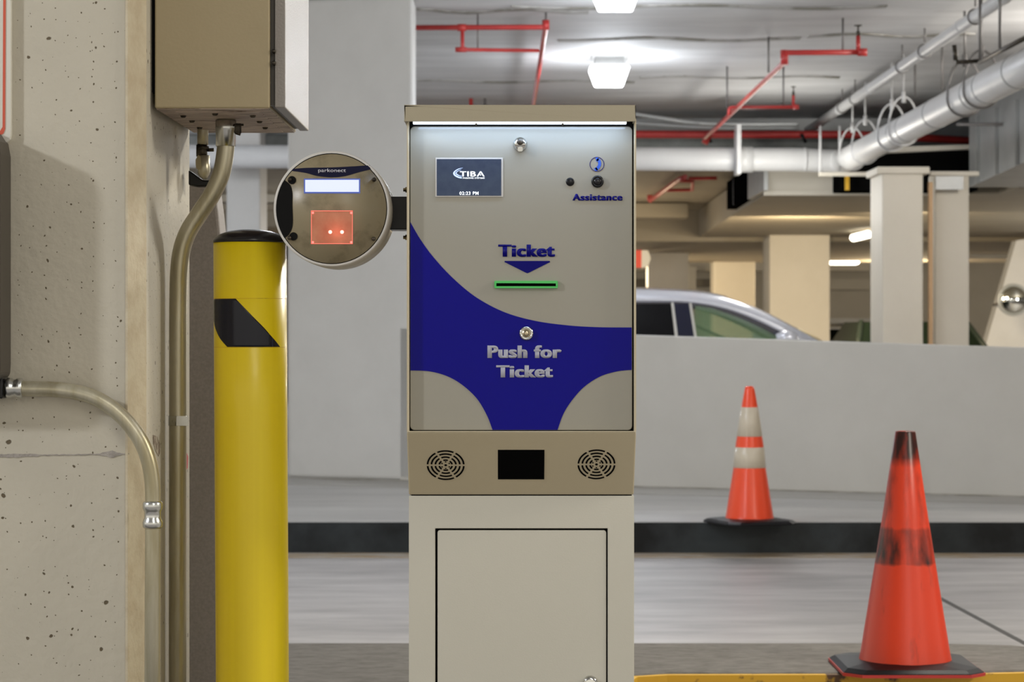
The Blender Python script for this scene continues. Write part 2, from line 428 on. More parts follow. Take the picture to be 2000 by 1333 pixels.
def rrect(x0, y0, x1, y1, r, fn, n=5):
    """rounded rectangle in picture units through placement function fn"""
    out = []
    for cx, cy, a0 in ((x1 - r, y0 + r, -90), (x1 - r, y1 - r, 0), (x0 + r, y1 - r, 90), (x0 + r, y0 + r, 180)):
        for k in range(n + 1):
            a = math.radians(a0 + 90 * k / n)
            out.append(fn(cx + r * math.cos(a), cy + r * math.sin(a)))
    return out
def circ(cx, cy, r, fn, n=32):
    return [fn(cx + r * math.cos(2 * PI * k / n), cy + r * math.sin(2 * PI * k / n)) for k in range(n)]
def text(body, name, x0, y0, x1, y1, Y, m, parent, bold=0.0, depth=0.00025, space=1.0, wide=0.0, shear=0.0):
    """lettering that fills the picture box x0..x1, y0..y1 on the plane at distance Y"""
    cu = bpy.data.curves.new(name, 'FONT'); cu.body = body; cu.size = 1.0
    cu.offset = bold; cu.space_character = space; cu.shear = shear; cu.resolution_u = 4
    ob = bpy.data.objects.new(name, cu); col.objects.link(ob)
    dg = bpy.context.evaluated_depsgraph_get()
    me = bpy.data.meshes.new_from_object(ob.evaluated_get(dg))
    bpy.data.objects.remove(ob); bpy.data.curves.remove(cu)
    if wide:
        bm = bmesh.new()
        for sn, sh in enumerate((-wide, -wide / 3, wide / 3, wide)):
            k0 = len(bm.verts); bm.from_mesh(me); bm.verts.ensure_lookup_table()
            for v in bm.verts[k0:]: v.co.x += sh; v.co.z = 0.00004 * sn
        bm.to_mesh(me); bm.free()
    xs = [v.co.x for v in me.vertices]; ys = [v.co.y for v in me.vertices]
    a, b, c, d = min(xs), max(xs), min(ys), max(ys)
    org = Vector((0, 0, 0)); p = parent
    while p is not None:
        org += p.location; p = p.parent
    for v in me.vertices:
        u = (v.co.x - a) / (b - a); w = (v.co.y - c) / (d - c)
        v.co = WY(x0 + (x1 - x0) * u, y1 + (y0 - y1) * w, Y) - org - Vector((0, v.co.z, 0))
    bm = bmesh.new(); bm.from_mesh(me)
    r = bmesh.ops.extrude_face_region(bm, geom=bm.faces[:])
    for v in [g for g in r['geom'] if isinstance(g, bmesh.types.BMVert)]: v.co.y -= depth
    bmesh.ops.recalc_face_normals(bm, faces=bm.faces)
    bm.to_mesh(me); bm.free()
    me.materials.clear(); me.materials.append(m)
    o = bpy.data.objects.new(name, me); o.parent = parent; col.objects.link(o)
    return o

# ================================================================== SETTING
ISL = 0.17
CEIL = H + 2.31
o = MB().box((-14, -6, -0.1), (20, 62, 0)).build('floor', M['floor']); struct(o)
o = MB().box((-14, -6, CEIL), (20, 26, CEIL + 0.2)).build('ceiling', M['ceil']); struct(o)
FARC = H + 1.80
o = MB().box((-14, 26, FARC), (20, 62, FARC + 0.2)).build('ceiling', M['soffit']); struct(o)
# deep beam where the high ceiling ends
o = MB().box((-14, 25.4, H + 1.95), (20, 26.0, CEIL)).build('ceiling_beam', M['duct']); struct(o)
# formwork joints of the ceiling: thin uneven lips that follow the board edges
for k, (y, xa, xb) in enumerate(((12, 1000, 1730), (76, 1090, 1560), (68, 1580, 1900), (150, 1250, 1640), (158, 815, 1240), (20, 815, 1150))):
    Y = F * 2.31 / (HY - y); mb = MB(); n = 14
    up, lo = [], []
    for i in range(n + 1):
        x = xa + (xb - xa) * i / n
        X = (x - CX) * Y / F
        w = 0.035 + 0.03 * random.random()
        yy = Y + 0.09 * math.sin(i * 0.7 + k)
        up.append(Vector((X, yy + w, CEIL - 0.012))); lo.append(Vector((X, yy - w, CEIL - 0.012)))
    mb.prism(lo + up[::-1], (0, 0, 0.012))
    struct(mb.build('trim_%d' % (k + 1), M['ceil_mark']))
# outer walls of the deck
o = MB().box((-14, 58, 0), (20, 58.3, FARC)).build('wall_back', M['warm']); struct(o)
o = MB().box((-8.3, 18.5, 0), (-8.0, 58, CEIL)).build('wall_left', M['wall']); struct(o)
o = MB().box((18, 12, 0), (18.3, 58, CEIL)).build('wall_right', M['wall']); struct(o)
# low horizontal ledges and panels on the back wall
for k, (xa, xb, ya, yb, mm) in enumerate(((1620, 1700, 545, 566, 'warm'), (1620, 1700, 622, 632, 'wall'), (1620, 1700, 640, 652, 'wall'), (1240, 1400, 545, 560, 'soffit'))):
    a, b = W(xa, yb, 81), W(xb, ya, 81)
    struct(MB().box((a.x, a.y, a.z), (b.x, a.y + 0.4, b.z)).build('trim_%d' % (k + 7), M[mm]))

# raised walkway and its kerb
WP = Vector((0.82, 15.4, 0)); WN = Vector((-0.40, -1.0, 0)).normalized()
PL0, PL1 = F * (H - ISL) / 372.0, F * (H - ISL) / 366.0
o = MB().prism([(-9, 12.62, ISL), (9, 12.56, ISL), (9, 17.4, ISL), (-9, 17.4, ISL)], (0, 0, -ISL)).build('walkway', M['platform'], bevel=0.012); struct(o, 'raised pale concrete walkway beyond the drive lane')
kp = MB().prism([(-9, 12.60, 0.0), (9, 12.54, 0.0), (9, 12.54, ISL - 0.005), (-9, 12.60, ISL - 0.005)], (0, 0.03, 0)).build('kerb_face', M['kerb_black'])
struct(kp, 'black painted kerb face of the walkway')
struct(MB().box((-9, 12.32, 0), (9, 12.59, 0.004)).build('trim_11', mat('tan_gutter_dirt', (0.30, 0.22, 0.13), 0.8, noise=(12, (0.36, 0.32, 0.27), 0.4, 0.6, (0.3, 1, 1)))))

# low white wall and the full-height pier that stands flush with it
def wallpt(x, y): return RP(x, y, WP, WN)
def on(x):      # base of the wall under picture column x
    p = wallpt(x, 900); return Vector((p.x, p.y, ISL))
back = Vector((0.08, 0.2, 0))
a, b = on(780), on(2300)
za, zb = H - 0.015, H - (680 + 8 - HY) / F * on(2300).y
zt = lambda x: wallpt(x, 655 + (x - 1245) * 0.0325).z
pa, pb = Vector((a.x, a.y, zt(780))), Vector((b.x, b.y, zt(2300)))
o = MB().prism([a, b, pb, pa], back).build('wall_front', M['lowwall'], bevel=0.008); struct(o)
a, b = on(562), on(806)
bk = Vector((0.0, 0.55, 0))
o = MB().prism([a, b, Vector((b.x, b.y, CEIL)), Vector((a.x, a.y, CEIL))], bk).build('wall_pier', M['wall'], bevel=0.03, seg=3)
struct(o, 'tall white pier behind the ticket machine')
# dark strip along the foot of the wall
for nm, x0, x1 in (('baseboard_front', 560, 2300),):
    a, b = on(x0), on(x1); off = WN * 0.05
    struct(MB().prism([a, b, b + off, a + off], (0, 0, 0.006)).build(nm, mat('wall_foot_strip', (0.26, 0.24, 0.19), 0.8, noise=(6, (0.42, 0.40, 0.36), 0.45, 0.6))))
    a, b = on(x0) + WN * 0.05, on(x1) + WN * 0.05; off = WN * 0.62
    struct(MB().prism([a, b, b + off, a + off], (0, 0, 0.003)).build('trim_12', mat('dark_concrete_band', (0.33, 0.315, 0.29), 0.6, noise=(3, (0.38, 0.365, 0.34), 0.35, 0.65, (0.5, 2, 1)))))  # wider, darker band of concrete beside the wall

# near kerb island: carries the ticket machine, bollard and the worn cone
pts = [(-3.2, 7.67), (1.35, 7.67), (1.62, 7.62), (1.76, 7.50), (1.79, 7.34), (1.74, 7.16), (1.58, 7.04), (1.30, 7.0), (0.46, 6.99), (0.36, 6.95), (0.32, 6.8), (0.31, 6.3), (0.31, 3.2), (-3.2, 3.2)]
o = MB().prism([(x, y, ISL) for x, y in pts], (0, 0, -ISL)).build('kerb_island', M['island'], bevel=0.018, seg=3)
struct(o, 'rough grey concrete kerb island with yellow painted edge')
ke = pts[2:12]; mb = MB()
inner = [(x, y) for x, y in ke]
def offs(pl, d):
    out = []
    for i, p in enumerate(pl):
        q0 = Vector(pl[max(i - 1, 0)]); q1 = Vector(pl[min(i + 1, len(pl) - 1)])
        t = (q1 - q0).normalized(); out.append((p[0] + t.y * -d, p[1] + t.x * d))
    return out
outer = offs(inner, 0.012)
for i in range(len(inner) - 1):
    (x0, y0), (x1, y1) = inner[i], inner[i + 1]; (u0, v0), (u1, v1) = outer[i], outer[i + 1]
    mb.hexa([(u0, v0, 0), (u1, v1, 0), (u1, v1, ISL - 0.006), (u0, v0, ISL - 0.006), (x0, y0, 0), (x1, y1, 0), (x1, y1, ISL - 0.004), (x0, y0, ISL - 0.004)])
struct(mb.build('kerb_edge', M['kerb_yellow']), 'worn yellow paint on the edge of the near island')
# sawn joint in the lane slab
a, b = RP(1800, 1150, (0, 0, 0), (0, 0, 1)), RP(2080, 1300, (0, 0, 0), (0, 0, 1))
t = (b - a).normalized(); q = Vector((-t.y, t.x, 0)) * 0.012
struct(MB().prism([a - q, b - q, b + q, a + q], (0, 0, 0.002)).build('trim_13', M['joint']))

# big painted concrete column beside the lane
YF = 4.02
xe = (250 - CX) * YF / F; xs = (283 - CX) * 4.09 / F; yb = -xs * F / (CX - 370)
o = MB().prism([(-2.2, YF, ISL), (xe, YF, ISL), (xs, 4.09, ISL), (xs, yb, ISL), (-2.2, yb, ISL)], (0, 0, CEIL - ISL)).build('wall_column', M['column'])
struct(o, 'pitted white concrete column at the edge of the lane')
struct(MB().prism([(xe - 0.004, YF - 0.0035, ISL), (xe, YF - 0.004, ISL), (xs + 0.003, 4.088, ISL), (xs + 0.001, 4.092, ISL), (xe - 0.001, YF + 0.004, ISL)], (0, 0, CEIL - ISL)).build('trim_14', M['column_edge']))
mb = MB(); n = 60; up, lo = [], []
for i in range(n + 1):
    x = -30 + (252 + 30) * i / n
    w = 3.2 if x < 78 else 1.1
    if 196 < x < 236: w = 5.0 * math.sin((x - 196) / 40 * PI) + 1.2
    w *= 0.75 + 0.5 * random.random(); yy = 891 - 0.016 * x + random.uniform(-0.6, 0.6)
    up.append(WY(x, yy - w, YF)); lo.append(WY(x, yy + w, YF))
struct(mb.prism(up + lo[::-1], (0, -0.0012, 0)).build('trim_15', M['mortar']))
pp = [(298, 850), (306, 853), (312, 868), (313, 882), (309, 892), (303, 880), (299, 866)]
def sideP(x, y): return RP(x, y, (xs, 0, 0), (1, 0, 0))
struct(MB().prism([sideP(*p) for p in pp], (0.0008, 0, 0)).build('trim_16', M['scuff']))
pp = [(359, 862), (362, 880), (367, 893), (366, 915), (361, 921), (358, 903), (357, 880)]
struct(MB().prism([sideP(*p) for p in pp], (0.0008, 0, 0)).build('trim_17', M['redstain']))

# pillars, bulkheads and ducts of the deck beyond
def pillar(name, x0, x1, s, depth, m, ytop=None, label=None, z0=0.0):
    a, b = W(x0, 0, s), W(x1, 0, s)
    z = CEIL if ytop is None else H + (HY - ytop) / s
    o = MB().box((a.x, a.y, z0), (b.x, a.y + depth, z)).build(name, m, bevel=0.015)
    return struct(o, label)
pillar('pillar', 1503, 1621, 136, 0.9, M['warm'], 455, 'wide cream pillar right behind the silver car')
pillar('pillar', 1395, 1475, 103, 0.9, M['warm'], 500, 'narrower cream pillar further back than the wide one')
pillar('pillar', 1340, 1360, 86, 0.5, M['warm'], 520)
pillar('pillar', 1266, 1345, 116, 0.6, M['warm'], 425, 'grey cream pillar under the far bulkhead')
pillar('pillar', 442, 508, 190, 0.7, M['wall'], None, 'white pillar seen between the column and the pier')
# hung bulkhead box of the deck: left side, soffit and front
SZ = H + 1.40
bl0, bl1 = W(1497, 378, 194), W(1372, 462, 136)
br0, br1 = W(1712, 378, 194), W(1900, 462, 136)
top = FARC - SZ
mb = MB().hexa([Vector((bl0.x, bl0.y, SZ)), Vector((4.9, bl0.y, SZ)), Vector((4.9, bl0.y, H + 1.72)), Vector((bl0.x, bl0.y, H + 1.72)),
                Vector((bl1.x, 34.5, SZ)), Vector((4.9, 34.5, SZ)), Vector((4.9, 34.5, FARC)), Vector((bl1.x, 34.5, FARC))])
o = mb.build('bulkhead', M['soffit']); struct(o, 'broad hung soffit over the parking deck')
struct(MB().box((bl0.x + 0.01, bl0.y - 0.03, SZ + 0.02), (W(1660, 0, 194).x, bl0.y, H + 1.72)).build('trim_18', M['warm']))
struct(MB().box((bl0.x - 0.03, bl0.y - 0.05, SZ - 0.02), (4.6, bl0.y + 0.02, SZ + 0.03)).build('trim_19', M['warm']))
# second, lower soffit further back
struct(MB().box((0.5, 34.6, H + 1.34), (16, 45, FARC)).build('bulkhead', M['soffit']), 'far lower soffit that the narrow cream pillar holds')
# black plate painted in for an unlit opening, and louvre, on the bulkhead's left
X = bl0.x - 0.03
def sx(x): return F / ((x - CX) / X)
struct(MB().box((X - 0.02, sx(1462), H + 1.44), (X + 0.25, sx(1423), H + 1.76)).build('vent_opening', M['void']), 'black plate for the unlit opening in the side of the bulkhead')
struct(MB().box((X - 0.02, sx(1496), SZ + 0.02), (X + 0.02, sx(1464), H + 1.74)).build('vent_louvre', M['duct']), 'grey louvre beside the black bulkhead opening')
for k, x in enumerate((1434, 1446)):
    p = W(x, 0, 172)
    struct(MB().box((p.x - 0.012, p.y, H + 1.45), (p.x + 0.012, p.y + 0.02, H + 1.74)).build('trim_%d' % (20 + k), M['pillar_blue']))
# deck soffit on the right with a ribbed duct side
q0, q1 = W(2060, 290, 235), W(1893, 366, 202)
mb = MB().hexa([Vector((q0.x, q0.y, q0.z)), Vector((11, q0.y, q0.z)), Vector((11, q0.y, CEIL)), Vector((q0.x, q0.y, CEIL)),
                Vector((q1.x, q1.y, q1.z)), Vector((11, q1.y, q1.z)), Vector((11, q1.y, CEIL)), Vector((q1.x, q1.y, CEIL))])
struct(mb.build('duct', M['duct']), 'ribbed grey duct side above the right soffit')
for k in range(4):
    t = 0.15 + 0.24 * k; p = q0.lerp(q1, t)
    struct(MB().box((p.x - 0.035, p.y - 0.03, p.z - 0.005), (p.x, p.y + 0.03, CEIL - 0.25)).build('trim_%d' % (22 + k), M['duct']))
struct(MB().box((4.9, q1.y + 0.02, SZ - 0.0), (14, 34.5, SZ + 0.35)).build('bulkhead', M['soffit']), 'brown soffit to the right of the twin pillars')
# black box painted in for the unlit gap above the twin pillars
p, q = W(1640, 372, 199), W(1910, 292, 199)
struct(MB().box((p.x, p.y, p.z), (q.x, p.y + 0.5, q.z)).build('dark_gap_box', M['void']), 'black box for the unlit gap above the twin pillars')
struct(MB().prism([W(1640, 303, 200), W(1915, 290, 200), W(1915, 282, 200), W(1640, 290, 200)], (0, 0.3, 0)).build('trim_26', M['warm']))
p, q = W(1650, 372, 200), W(1658, 345, 200)
struct(MB().box((p.x, p.y - 0.03, p.z), (q.x, p.y, q.z)).build('trim_27', M['kerb_yellow']))
# grey-green duct that runs across behind the red main, and dark strap under it
def across(name, x0, x1, y0, y1, s, d, m, label=None):
    p, q = W(x0, y1, s), W(x1, y0, s)
    o = MB().box((p.x, p.y, p.z), (q.x, p.y + d, q.z)).build(name, m, bevel=0.02)
    return struct(o, label)
across('duct', 300, 1690, 262, 310, 186, 0.5, M['ductgreen'], 'grey green duct across the deck behind the red main')
# twin pillars in front of the void
def twin(x0, xf, x1, s, ytop, m, name, label, capx0, capx1, capy):
    a = W(xf, 0, s); b = W(x1, 0, s); d = a.x / ((x0 - CX) / F) - a.y
    z = H + (HY - ytop) / s
    root = MB().box((a.x, a.y, 0), (b.x, a.y + d, z)).build(name, m, bevel=0.012)
    struct(root, label)
    p, q = W(capx0, capy + 14, s), W(capx1, capy, s)
    return root, p, q
r1, p, q = twin(1700, 1723, 1803, 229, 335, M['warm'], 'pillar', 'nearer of the twin white pillars', 1712, 1815, 326)
struct(MB().box((p.x, p.y - 0.03, p.z), (q.x, p.y + 0.6, q.z)).build('trim_28', M['warm'], bevel=0.01))
r2, p, q = twin(1813, 1826, 1893, 224, 340, M['warm'], 'pillar', 'second white pillar standing right of the nearer twin', 1816, 1912, 335)
struct(MB().box((p.x, p.y - 0.03, p.z + 0.02), (q.x, p.y + 0.04, q.z)).build('trim_29', M['warm'], bevel=0.01))
p = W(1818, 0, 226.5)
struct(MB().box((p.x - 0.018, p.y, 0), (p.x + 0.018, p.y + 0.05, H + 1.30)).build('trim_30', mat('orange_strip', (0.55, 0.36, 0.20), 0.6)))
p, q = W(1826, 371, 225), W(1880, 345, 225)
struct(MB().box((p.x, p.y - 0.04, p.z), (q.x, p.y, q.z)).build('trim_31', M['duct']))
# right-hand ramp wall, ledge and dark band behind the pillars
mb = MB().prism([W(1985, 470, 140), W(2200, 440, 140), W(2200, 950, 140), W(1890, 950, 140), W(1926, 672, 140)], (0, 0.3, 0))
struct(mb.build('wall_ramp', M['wall']), 'sloping pale ramp wall that holds the round mirror')
across('trim_32', 1880, 1976, 496, 504, 120, 0.3, M['wall'])
across('trim_33', 1880, 1990, 455, 470, 118, 0.3, M['warm'])
across('ceiling_beam', 1236, 1700, 500, 530, 84, 0.5, M['warm'])
across('ceiling_beam', 1240, 1345, 396, 425, 142, 0.8, M['soffit'])
# beams seen through the gap on the left of the pier
across('ceiling_beam', 380, 600, 345, 395, 150, 0.5, M['warm'])
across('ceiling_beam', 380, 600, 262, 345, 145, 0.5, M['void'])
across('ceiling_beam', 380, 600, 410, 440, 150, 0.5, M['soffit'])

# ================================================================== TICKET MACHINE
tm = thing('ticket_machine', 'beige parking ticket machine with blue and white front standing on the island', 'ticket machine', (0.0165, 4.3, ISL))
Yb, Yu, Yh, Yg = 4.14, 4.06, 4.03, 4.073       # base front, housing front, hood front, front plate
def G(x, y): return WY(x, y, Yg)
a, b = WY(798.5, 0, Yb), WY(1238.5, 0, Yb)
X0, X1 = a.x, b.x
zt_base = WY(0, 969, Yb).z
# base cabinet: frame around the door opening
dx0, dx1 = WY(850, 0, Yb).x, WY(1187, 0, Yb).x
dz1 = WY(0, 1033, Yb).z; dz0 = ISL + 0.09
def frame_box(x0, x1, z0, z1, ix0, ix1, iz0, iz1, y, lip, yb_):
    """hollow-fronted case: mitred front frame with returns, closed sides and back"""
    O = [(x0, z0), (x1, z0), (x1, z1), (x0, z1)]; I = [(ix0, iz0), (ix1, iz0), (ix1, iz1), (ix0, iz1)]
    vs = [(x, y, z) for x, z in O] + [(x, y, z) for x, z in I] + [(x, y + lip, z) for x, z in I] + [(x, yb_, z) for x, z in O]
    fs = []
    for k in range(4):
        n_ = (k + 1) % 4
        fs += [(k, n_, 4 + n_, 4 + k), (4 + k, 4 + n_, 8 + n_, 8 + k), (k, 12 + k, 12 + n_, n_)]
    fs += [(8, 9, 10, 11), (12, 15, 14, 13)]
    return MB().add(vs, fs)
mb = frame_box(X0, X1, ISL, zt_base, dx0, dx1, dz0, dz1, Yb, 0.020, Yb + 0.34)
mb.build('base_cabinet', M['cream'], tm, bevel=0.0015)
MB().box((dx0, Yb + 0.014, dz0), (dx1, Yb + 0.022, dz1)).build('door_seal', M['seal'], tm)
dd = MB().prism(rrect(854.5, 1036.5, 1184, 1540, 5, lambda x, y: WY(x, y, Yb + 0.002)), (0, 0.012, 0)).build('cabinet_door', M['cream'], tm, bevel=0.001)
lk = MB().lathe([(0.0, -0.006), (0.007, -0.006), (0.0125, -0.004), (0.013, 0.002)], WY(1153, 1335, Yb), 'Y', 28).build('door_lock', M['chrome'], dd)
# upper housing: frame round the front plate
zu1, zu0 = WY(0, 232, Yu).z, WY(0, 845, Yu).z
gx0, gx1 = WY(799, 0, Yu).x, WY(1238.5, 0, Yu).x
gz1, gz0 = WY(0, 240, Yu).z, WY(0, 843, Yu).z
hx0, hx1 = WY(794.5, 0, Yu).x, WY(1242.5, 0, Yu).x
mb = frame_box(hx0, hx1, zu0, zu1, gx0, gx1, gz0, WY(0, 236, Yu).z, Yu, 0.021, Yb + 0.34)
# sloping chin below the housing
zc0 = zt_base + 0.002
chin = MB().prism([(hx0, Yu, zu0), (hx0, Yb, zc0), (hx0, Yb + 0.34, zc0), (hx0, Yb + 0.34, zu0)], (hx1 - hx0, 0, 0))
chin.build('chin_panel', M['beige'], tm, bevel=0.002)
hs = mb.build('upper_housing', M['beige'], tm, bevel=0.0015)
MB().box((gx0, Yu + 0.0195, gz0), (gx1, Yu + 0.0208, WY(0, 236, Yu).z)).build('plate_seal', M['seal'], tm)
MB().box((X0 + 0.004, Yb + 0.004, zt_base - 0.001), (X1 - 0.004, Yb + 0.3, zt_base + 0.003)).build('shadow_gap', M['seal'], tm)
# hood
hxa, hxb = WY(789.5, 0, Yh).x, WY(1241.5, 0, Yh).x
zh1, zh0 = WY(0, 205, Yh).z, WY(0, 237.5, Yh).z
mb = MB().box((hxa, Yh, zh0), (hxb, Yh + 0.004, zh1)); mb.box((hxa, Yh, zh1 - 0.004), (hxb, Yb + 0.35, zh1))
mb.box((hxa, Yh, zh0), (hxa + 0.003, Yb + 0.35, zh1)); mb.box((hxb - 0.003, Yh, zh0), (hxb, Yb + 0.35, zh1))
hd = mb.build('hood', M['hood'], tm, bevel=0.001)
z = WY(0, 241, 4.05).z
ls = MB().box((WY(807, 0, 4.05).x, 4.038, z - 0.0015), (WY(1223, 0, 4.05).x, 4.056, z + 0.0030)).build('light_strip', M['led'], hd)
for x in (930, 1099):
    p = WY(x, 243, 4.036); MB().lathe([(0.0018, -0.001), (0.0018, 0.004)], p, 'Y', 10).build('strip_screw', M['darksteel'], hd)
lg = area('hood_light', (0.0165, 4.046, z - 0.004), (0.0165, 4.066, z - 0.13), 0.36, 0.40, (0.48, 0.67, 1.0), 0.010)
# front plate and print
fp = MB().prism(rrect(801, 247, 1235, 841, 9, G), (0, 0.006, 0)).build('front_plate', M['panel'], tm, bevel=0.0012)
def curve(cp, n=10):
    P = [(Vector((a, b, 0))) for a, b in cp]
    return [(p.x, p.y) for p in smooth_path(P, n)]
upc = curve([(801.5, 434), (820, 466), (846, 502), (884, 543), (930, 581), (985, 610), (1045, 627), (1110, 636), (1170, 639.5), (1234, 640)])
rt = curve([(1234, 723), (1205, 726), (1172, 736), (1140, 757), (1116, 784), (1100, 810), (1089, 840.3)])
lf = curve([(962, 840.3), (951, 812), (932, 780), (905, 754), (875, 736), (840, 726), (801.5, 724)])
outline = upc + rt + lf
Yp = Yg - 0.0008
MB().prism([WY(x, y, Yp) for x, y in outline], (0, 0.0006, 0)).build('blue_print', M['blue'], fp)
text('Ticket', 'lettering', 973, 478, 1084, 502, Yp - 0.0004, M['navy'], fp, bold=0.018, wide=0.05, space=1.12)
MB().prism([WY(x, y, Yp) for x, y in ((986, 510), (1073, 510), (1075, 512), (1033, 533), (1030, 534), (1027, 533), (985, 512))], (0, 0.0006, 0)).build('arrow_mark', M['navy'], fp)
text('Assistance', 'lettering', 1118, 379, 1216, 392, Yp - 0.0004, M['navy'], fp, bold=0.018, wide=0.045, space=1.12)
text('Push for', 'lettering', 952, 675, 1097, 700, Yp - 0.0006, M['greytext'], fp, bold=0.018, wide=0.05, space=1.12)
text('Ticket', 'lettering', 969, 714, 1080, 738, Yp - 0.0006, M['greytext'], fp, bold=0.018, wide=0.05, space=1.12)
# telephone pictogram: ring and handset
mb = MB(); ro, ri = 14.2, 13.2; n = 40
for k in range(n):
    a0, a1 = 2 * PI * k / n, 2 * PI * (k + 1) / n
    q = [(ro, a0), (ro, a1), (ri, a1), (ri, a0)]
    mb.prism([WY(1166 + r * math.cos(t), 321 + r * math.sin(t), Yp) for r, t in q], (0, 0.0006, 0))
mb.build('sign_ring', M['navy'], fp)
mb = MB()
c1 = curve([(1168, 309), (1172, 312), (1174, 318), (1173.5, 324), (1170, 330), (1166, 334)], 6)
c2 = curve([(1162, 329), (1165, 326.5), (1168, 322), (1168, 317), (1166, 314.5), (1164, 313)], 6)
mb.prism([WY(x, y, Yp) for x, y in c1 + c2], (0, 0.0006, 0))
mb.prism([WY(x, y, Yp) for x, y in ((1163, 308), (1168, 308), (1170, 313), (1165, 316))], (0, 0.0006, 0))
mb.prism([WY(x, y, Yp) for x, y in ((1160, 329), (1165, 327), (1168, 332), (1163, 335))], (0, 0.0006, 0))
mb.build('handset_mark', mat('bright_blue_print', (0.02, 0.10, 0.55), 0.4), fp)
# display
ds = MB().prism([G(850.5, 308.5), G(982.5, 308.5), G(982.5, 385), G(850.5, 385)], (0, -0.0014, 0)).build('display', M['white_plastic'], tm, bevel=0.0005)
sc = MB().prism([WY(x, y, Yg - 0.0022) for x, y in ((853, 311), (979, 311), (979, 382.5), (853, 382.5))], (0, 0.001, 0)).build('screen', M['screen'], ds)
Ys = Yg - 0.0026
text('TIB', 'lettering', 898, 335, 929.5, 345, Ys, M['screentext'], ds, bold=0.008, wide=0.02, space=1.1)
MB().prism([WY(x, y, Ys) for x, y in ((931, 345), (937.5, 335), (940, 335), (946.5, 345), (943.6, 345), (938.8, 337.6), (934, 345))], (0, -0.0005, 0)).build('logo_letter', M['screentext'], ds)
MB().prism(circ(938.6, 342, 1.1, lambda x, y: WY(x, y, Ys), 10), (0, -0.0005, 0)).build('logo_dot', M['screentext'], ds)
text('PARKING SYSTEMS', 'lettering', 904, 346.8, 946.5, 349.4, Ys, M['screentext'], ds, bold=0.01)
text('02:23 PM', 'lettering', 897.5, 374.5, 934.5, 381, Ys, M['screentext'], ds, bold=0.012, space=1.15)
mb = MB()
o1 = curve([(904, 328), (896, 329.5), (888, 334), (885, 339), (888, 344), (895, 347.6), (902, 349)], 6)
i1 = curve([(902, 346.4), (896, 345), (890, 341.6), (888.2, 338.5), (890, 335), (897, 330.6), (904, 328.3)], 6)
mb.prism([WY(x, y, Ys) for x, y in o1 + i1], (0, -0.0005, 0))
o1 = curve([(901, 331.6), (894, 334), (889.5, 338), (891, 341), (896, 343.6), (902, 344.8)], 5)
i1 = curve([(902, 344), (897, 342.6), (893, 340), (891.5, 338), (895, 334.6), (901, 332)], 5)
mb.prism([WY(x, y, Ys - 0.0002) for x, y in o1 + i1], (0, -0.0005, 0))
mb.build('logo_swirl', M['screenblue'], ds)
# round key lock on the plate
kl = MB().lathe([(0.0, -0.011), (0.0085, -0.011), (0.0095, -0.009), (0.0118, -0.007), (0.0122, 0.0)], G(1016, 282), 'Y', 36).build('key_lock', M['chrome'], tm)
MB().lathe([(0.0, -0.0125), (0.0055, -0.0125), (0.006, -0.0105)], G(1016, 278), 'Y', 24).build('key_core', M['darksteel'], kl)
MB().prism(rrect(1011, 287, 1021, 296, 3, lambda x, y: WY(x, y, Yg - 0.0115)), (0, 0.003, 0)).build('key_flap', M['steel'], kl)
# assistance button and microphone hole
ab = MB().lathe([(0.0, -0.005), (0.0062, -0.005), (0.0072, -0.0065), (0.0102, -0.0055), (0.0108, 0.0)], G(1167, 355), 'Y', 32).build('assistance_button', M['black'], tm)
MB().lathe([(0.0, -0.0045), (0.0058, -0.0052), (0.0062, -0.004)], G(1167, 355) + Vector((0, -0.0012, 0)), 'Y', 24).build('button_cap', M['cap'], ab)
MB().lathe([(0.0, -0.001), (0.0066, -0.0018), (0.0074, 0.0)], G(1113.5, 355.5), 'Y', 28).build('microphone_hole', M['black'], tm)
# ticket slot
mb = MB()
for x0, y0, x1, y1 in ((966, 549, 1089, 553.5), (966, 559.5, 1089, 563.5), (966, 553.5, 969.5, 559.5), (1085.5, 553.5, 1089, 559.5)):
    p, q = G(x0, y1), G(x1, y0); mb.box((p.x, Yg - 0.006, p.z), (q.x, Yg + 0.001, q.z))
ts = mb.build('ticket_slot', M['green'], tm, bevel=0.0005)
p, q = G(969, 560), G(1086, 553)
MB().box((p.x, Yg - 0.0022, p.z), (q.x, Yg - 0.0008, q.z)).build('slot_mouth', M['void'], ts)
# push button
pb = MB().lathe([(0.0084, -0.002), (0.0085, -0.006), (0.0105, -0.006), (0.0125, -0.003), (0.0128, 0.0)], G(1028, 651.5), 'Y', 40).build('push_button', M['chrome'], tm)
MB().lathe([(0.0, -0.0053), (0.0072, -0.0054), (0.0078, -0.003)], G(1028, 651.5), 'Y', 32).build('button_cap', mat('brass_button', (0.55, 0.47, 0.33), 0.3, 1.0), pb)
MB().lathe([(0.0038, -0.0050), (0.0039, -0.0055), (0.0046, -0.0057), (0.005, -0.0050)], G(1028, 651.5), 'Y', 24).build('button_ring', M['darksteel'], pb)
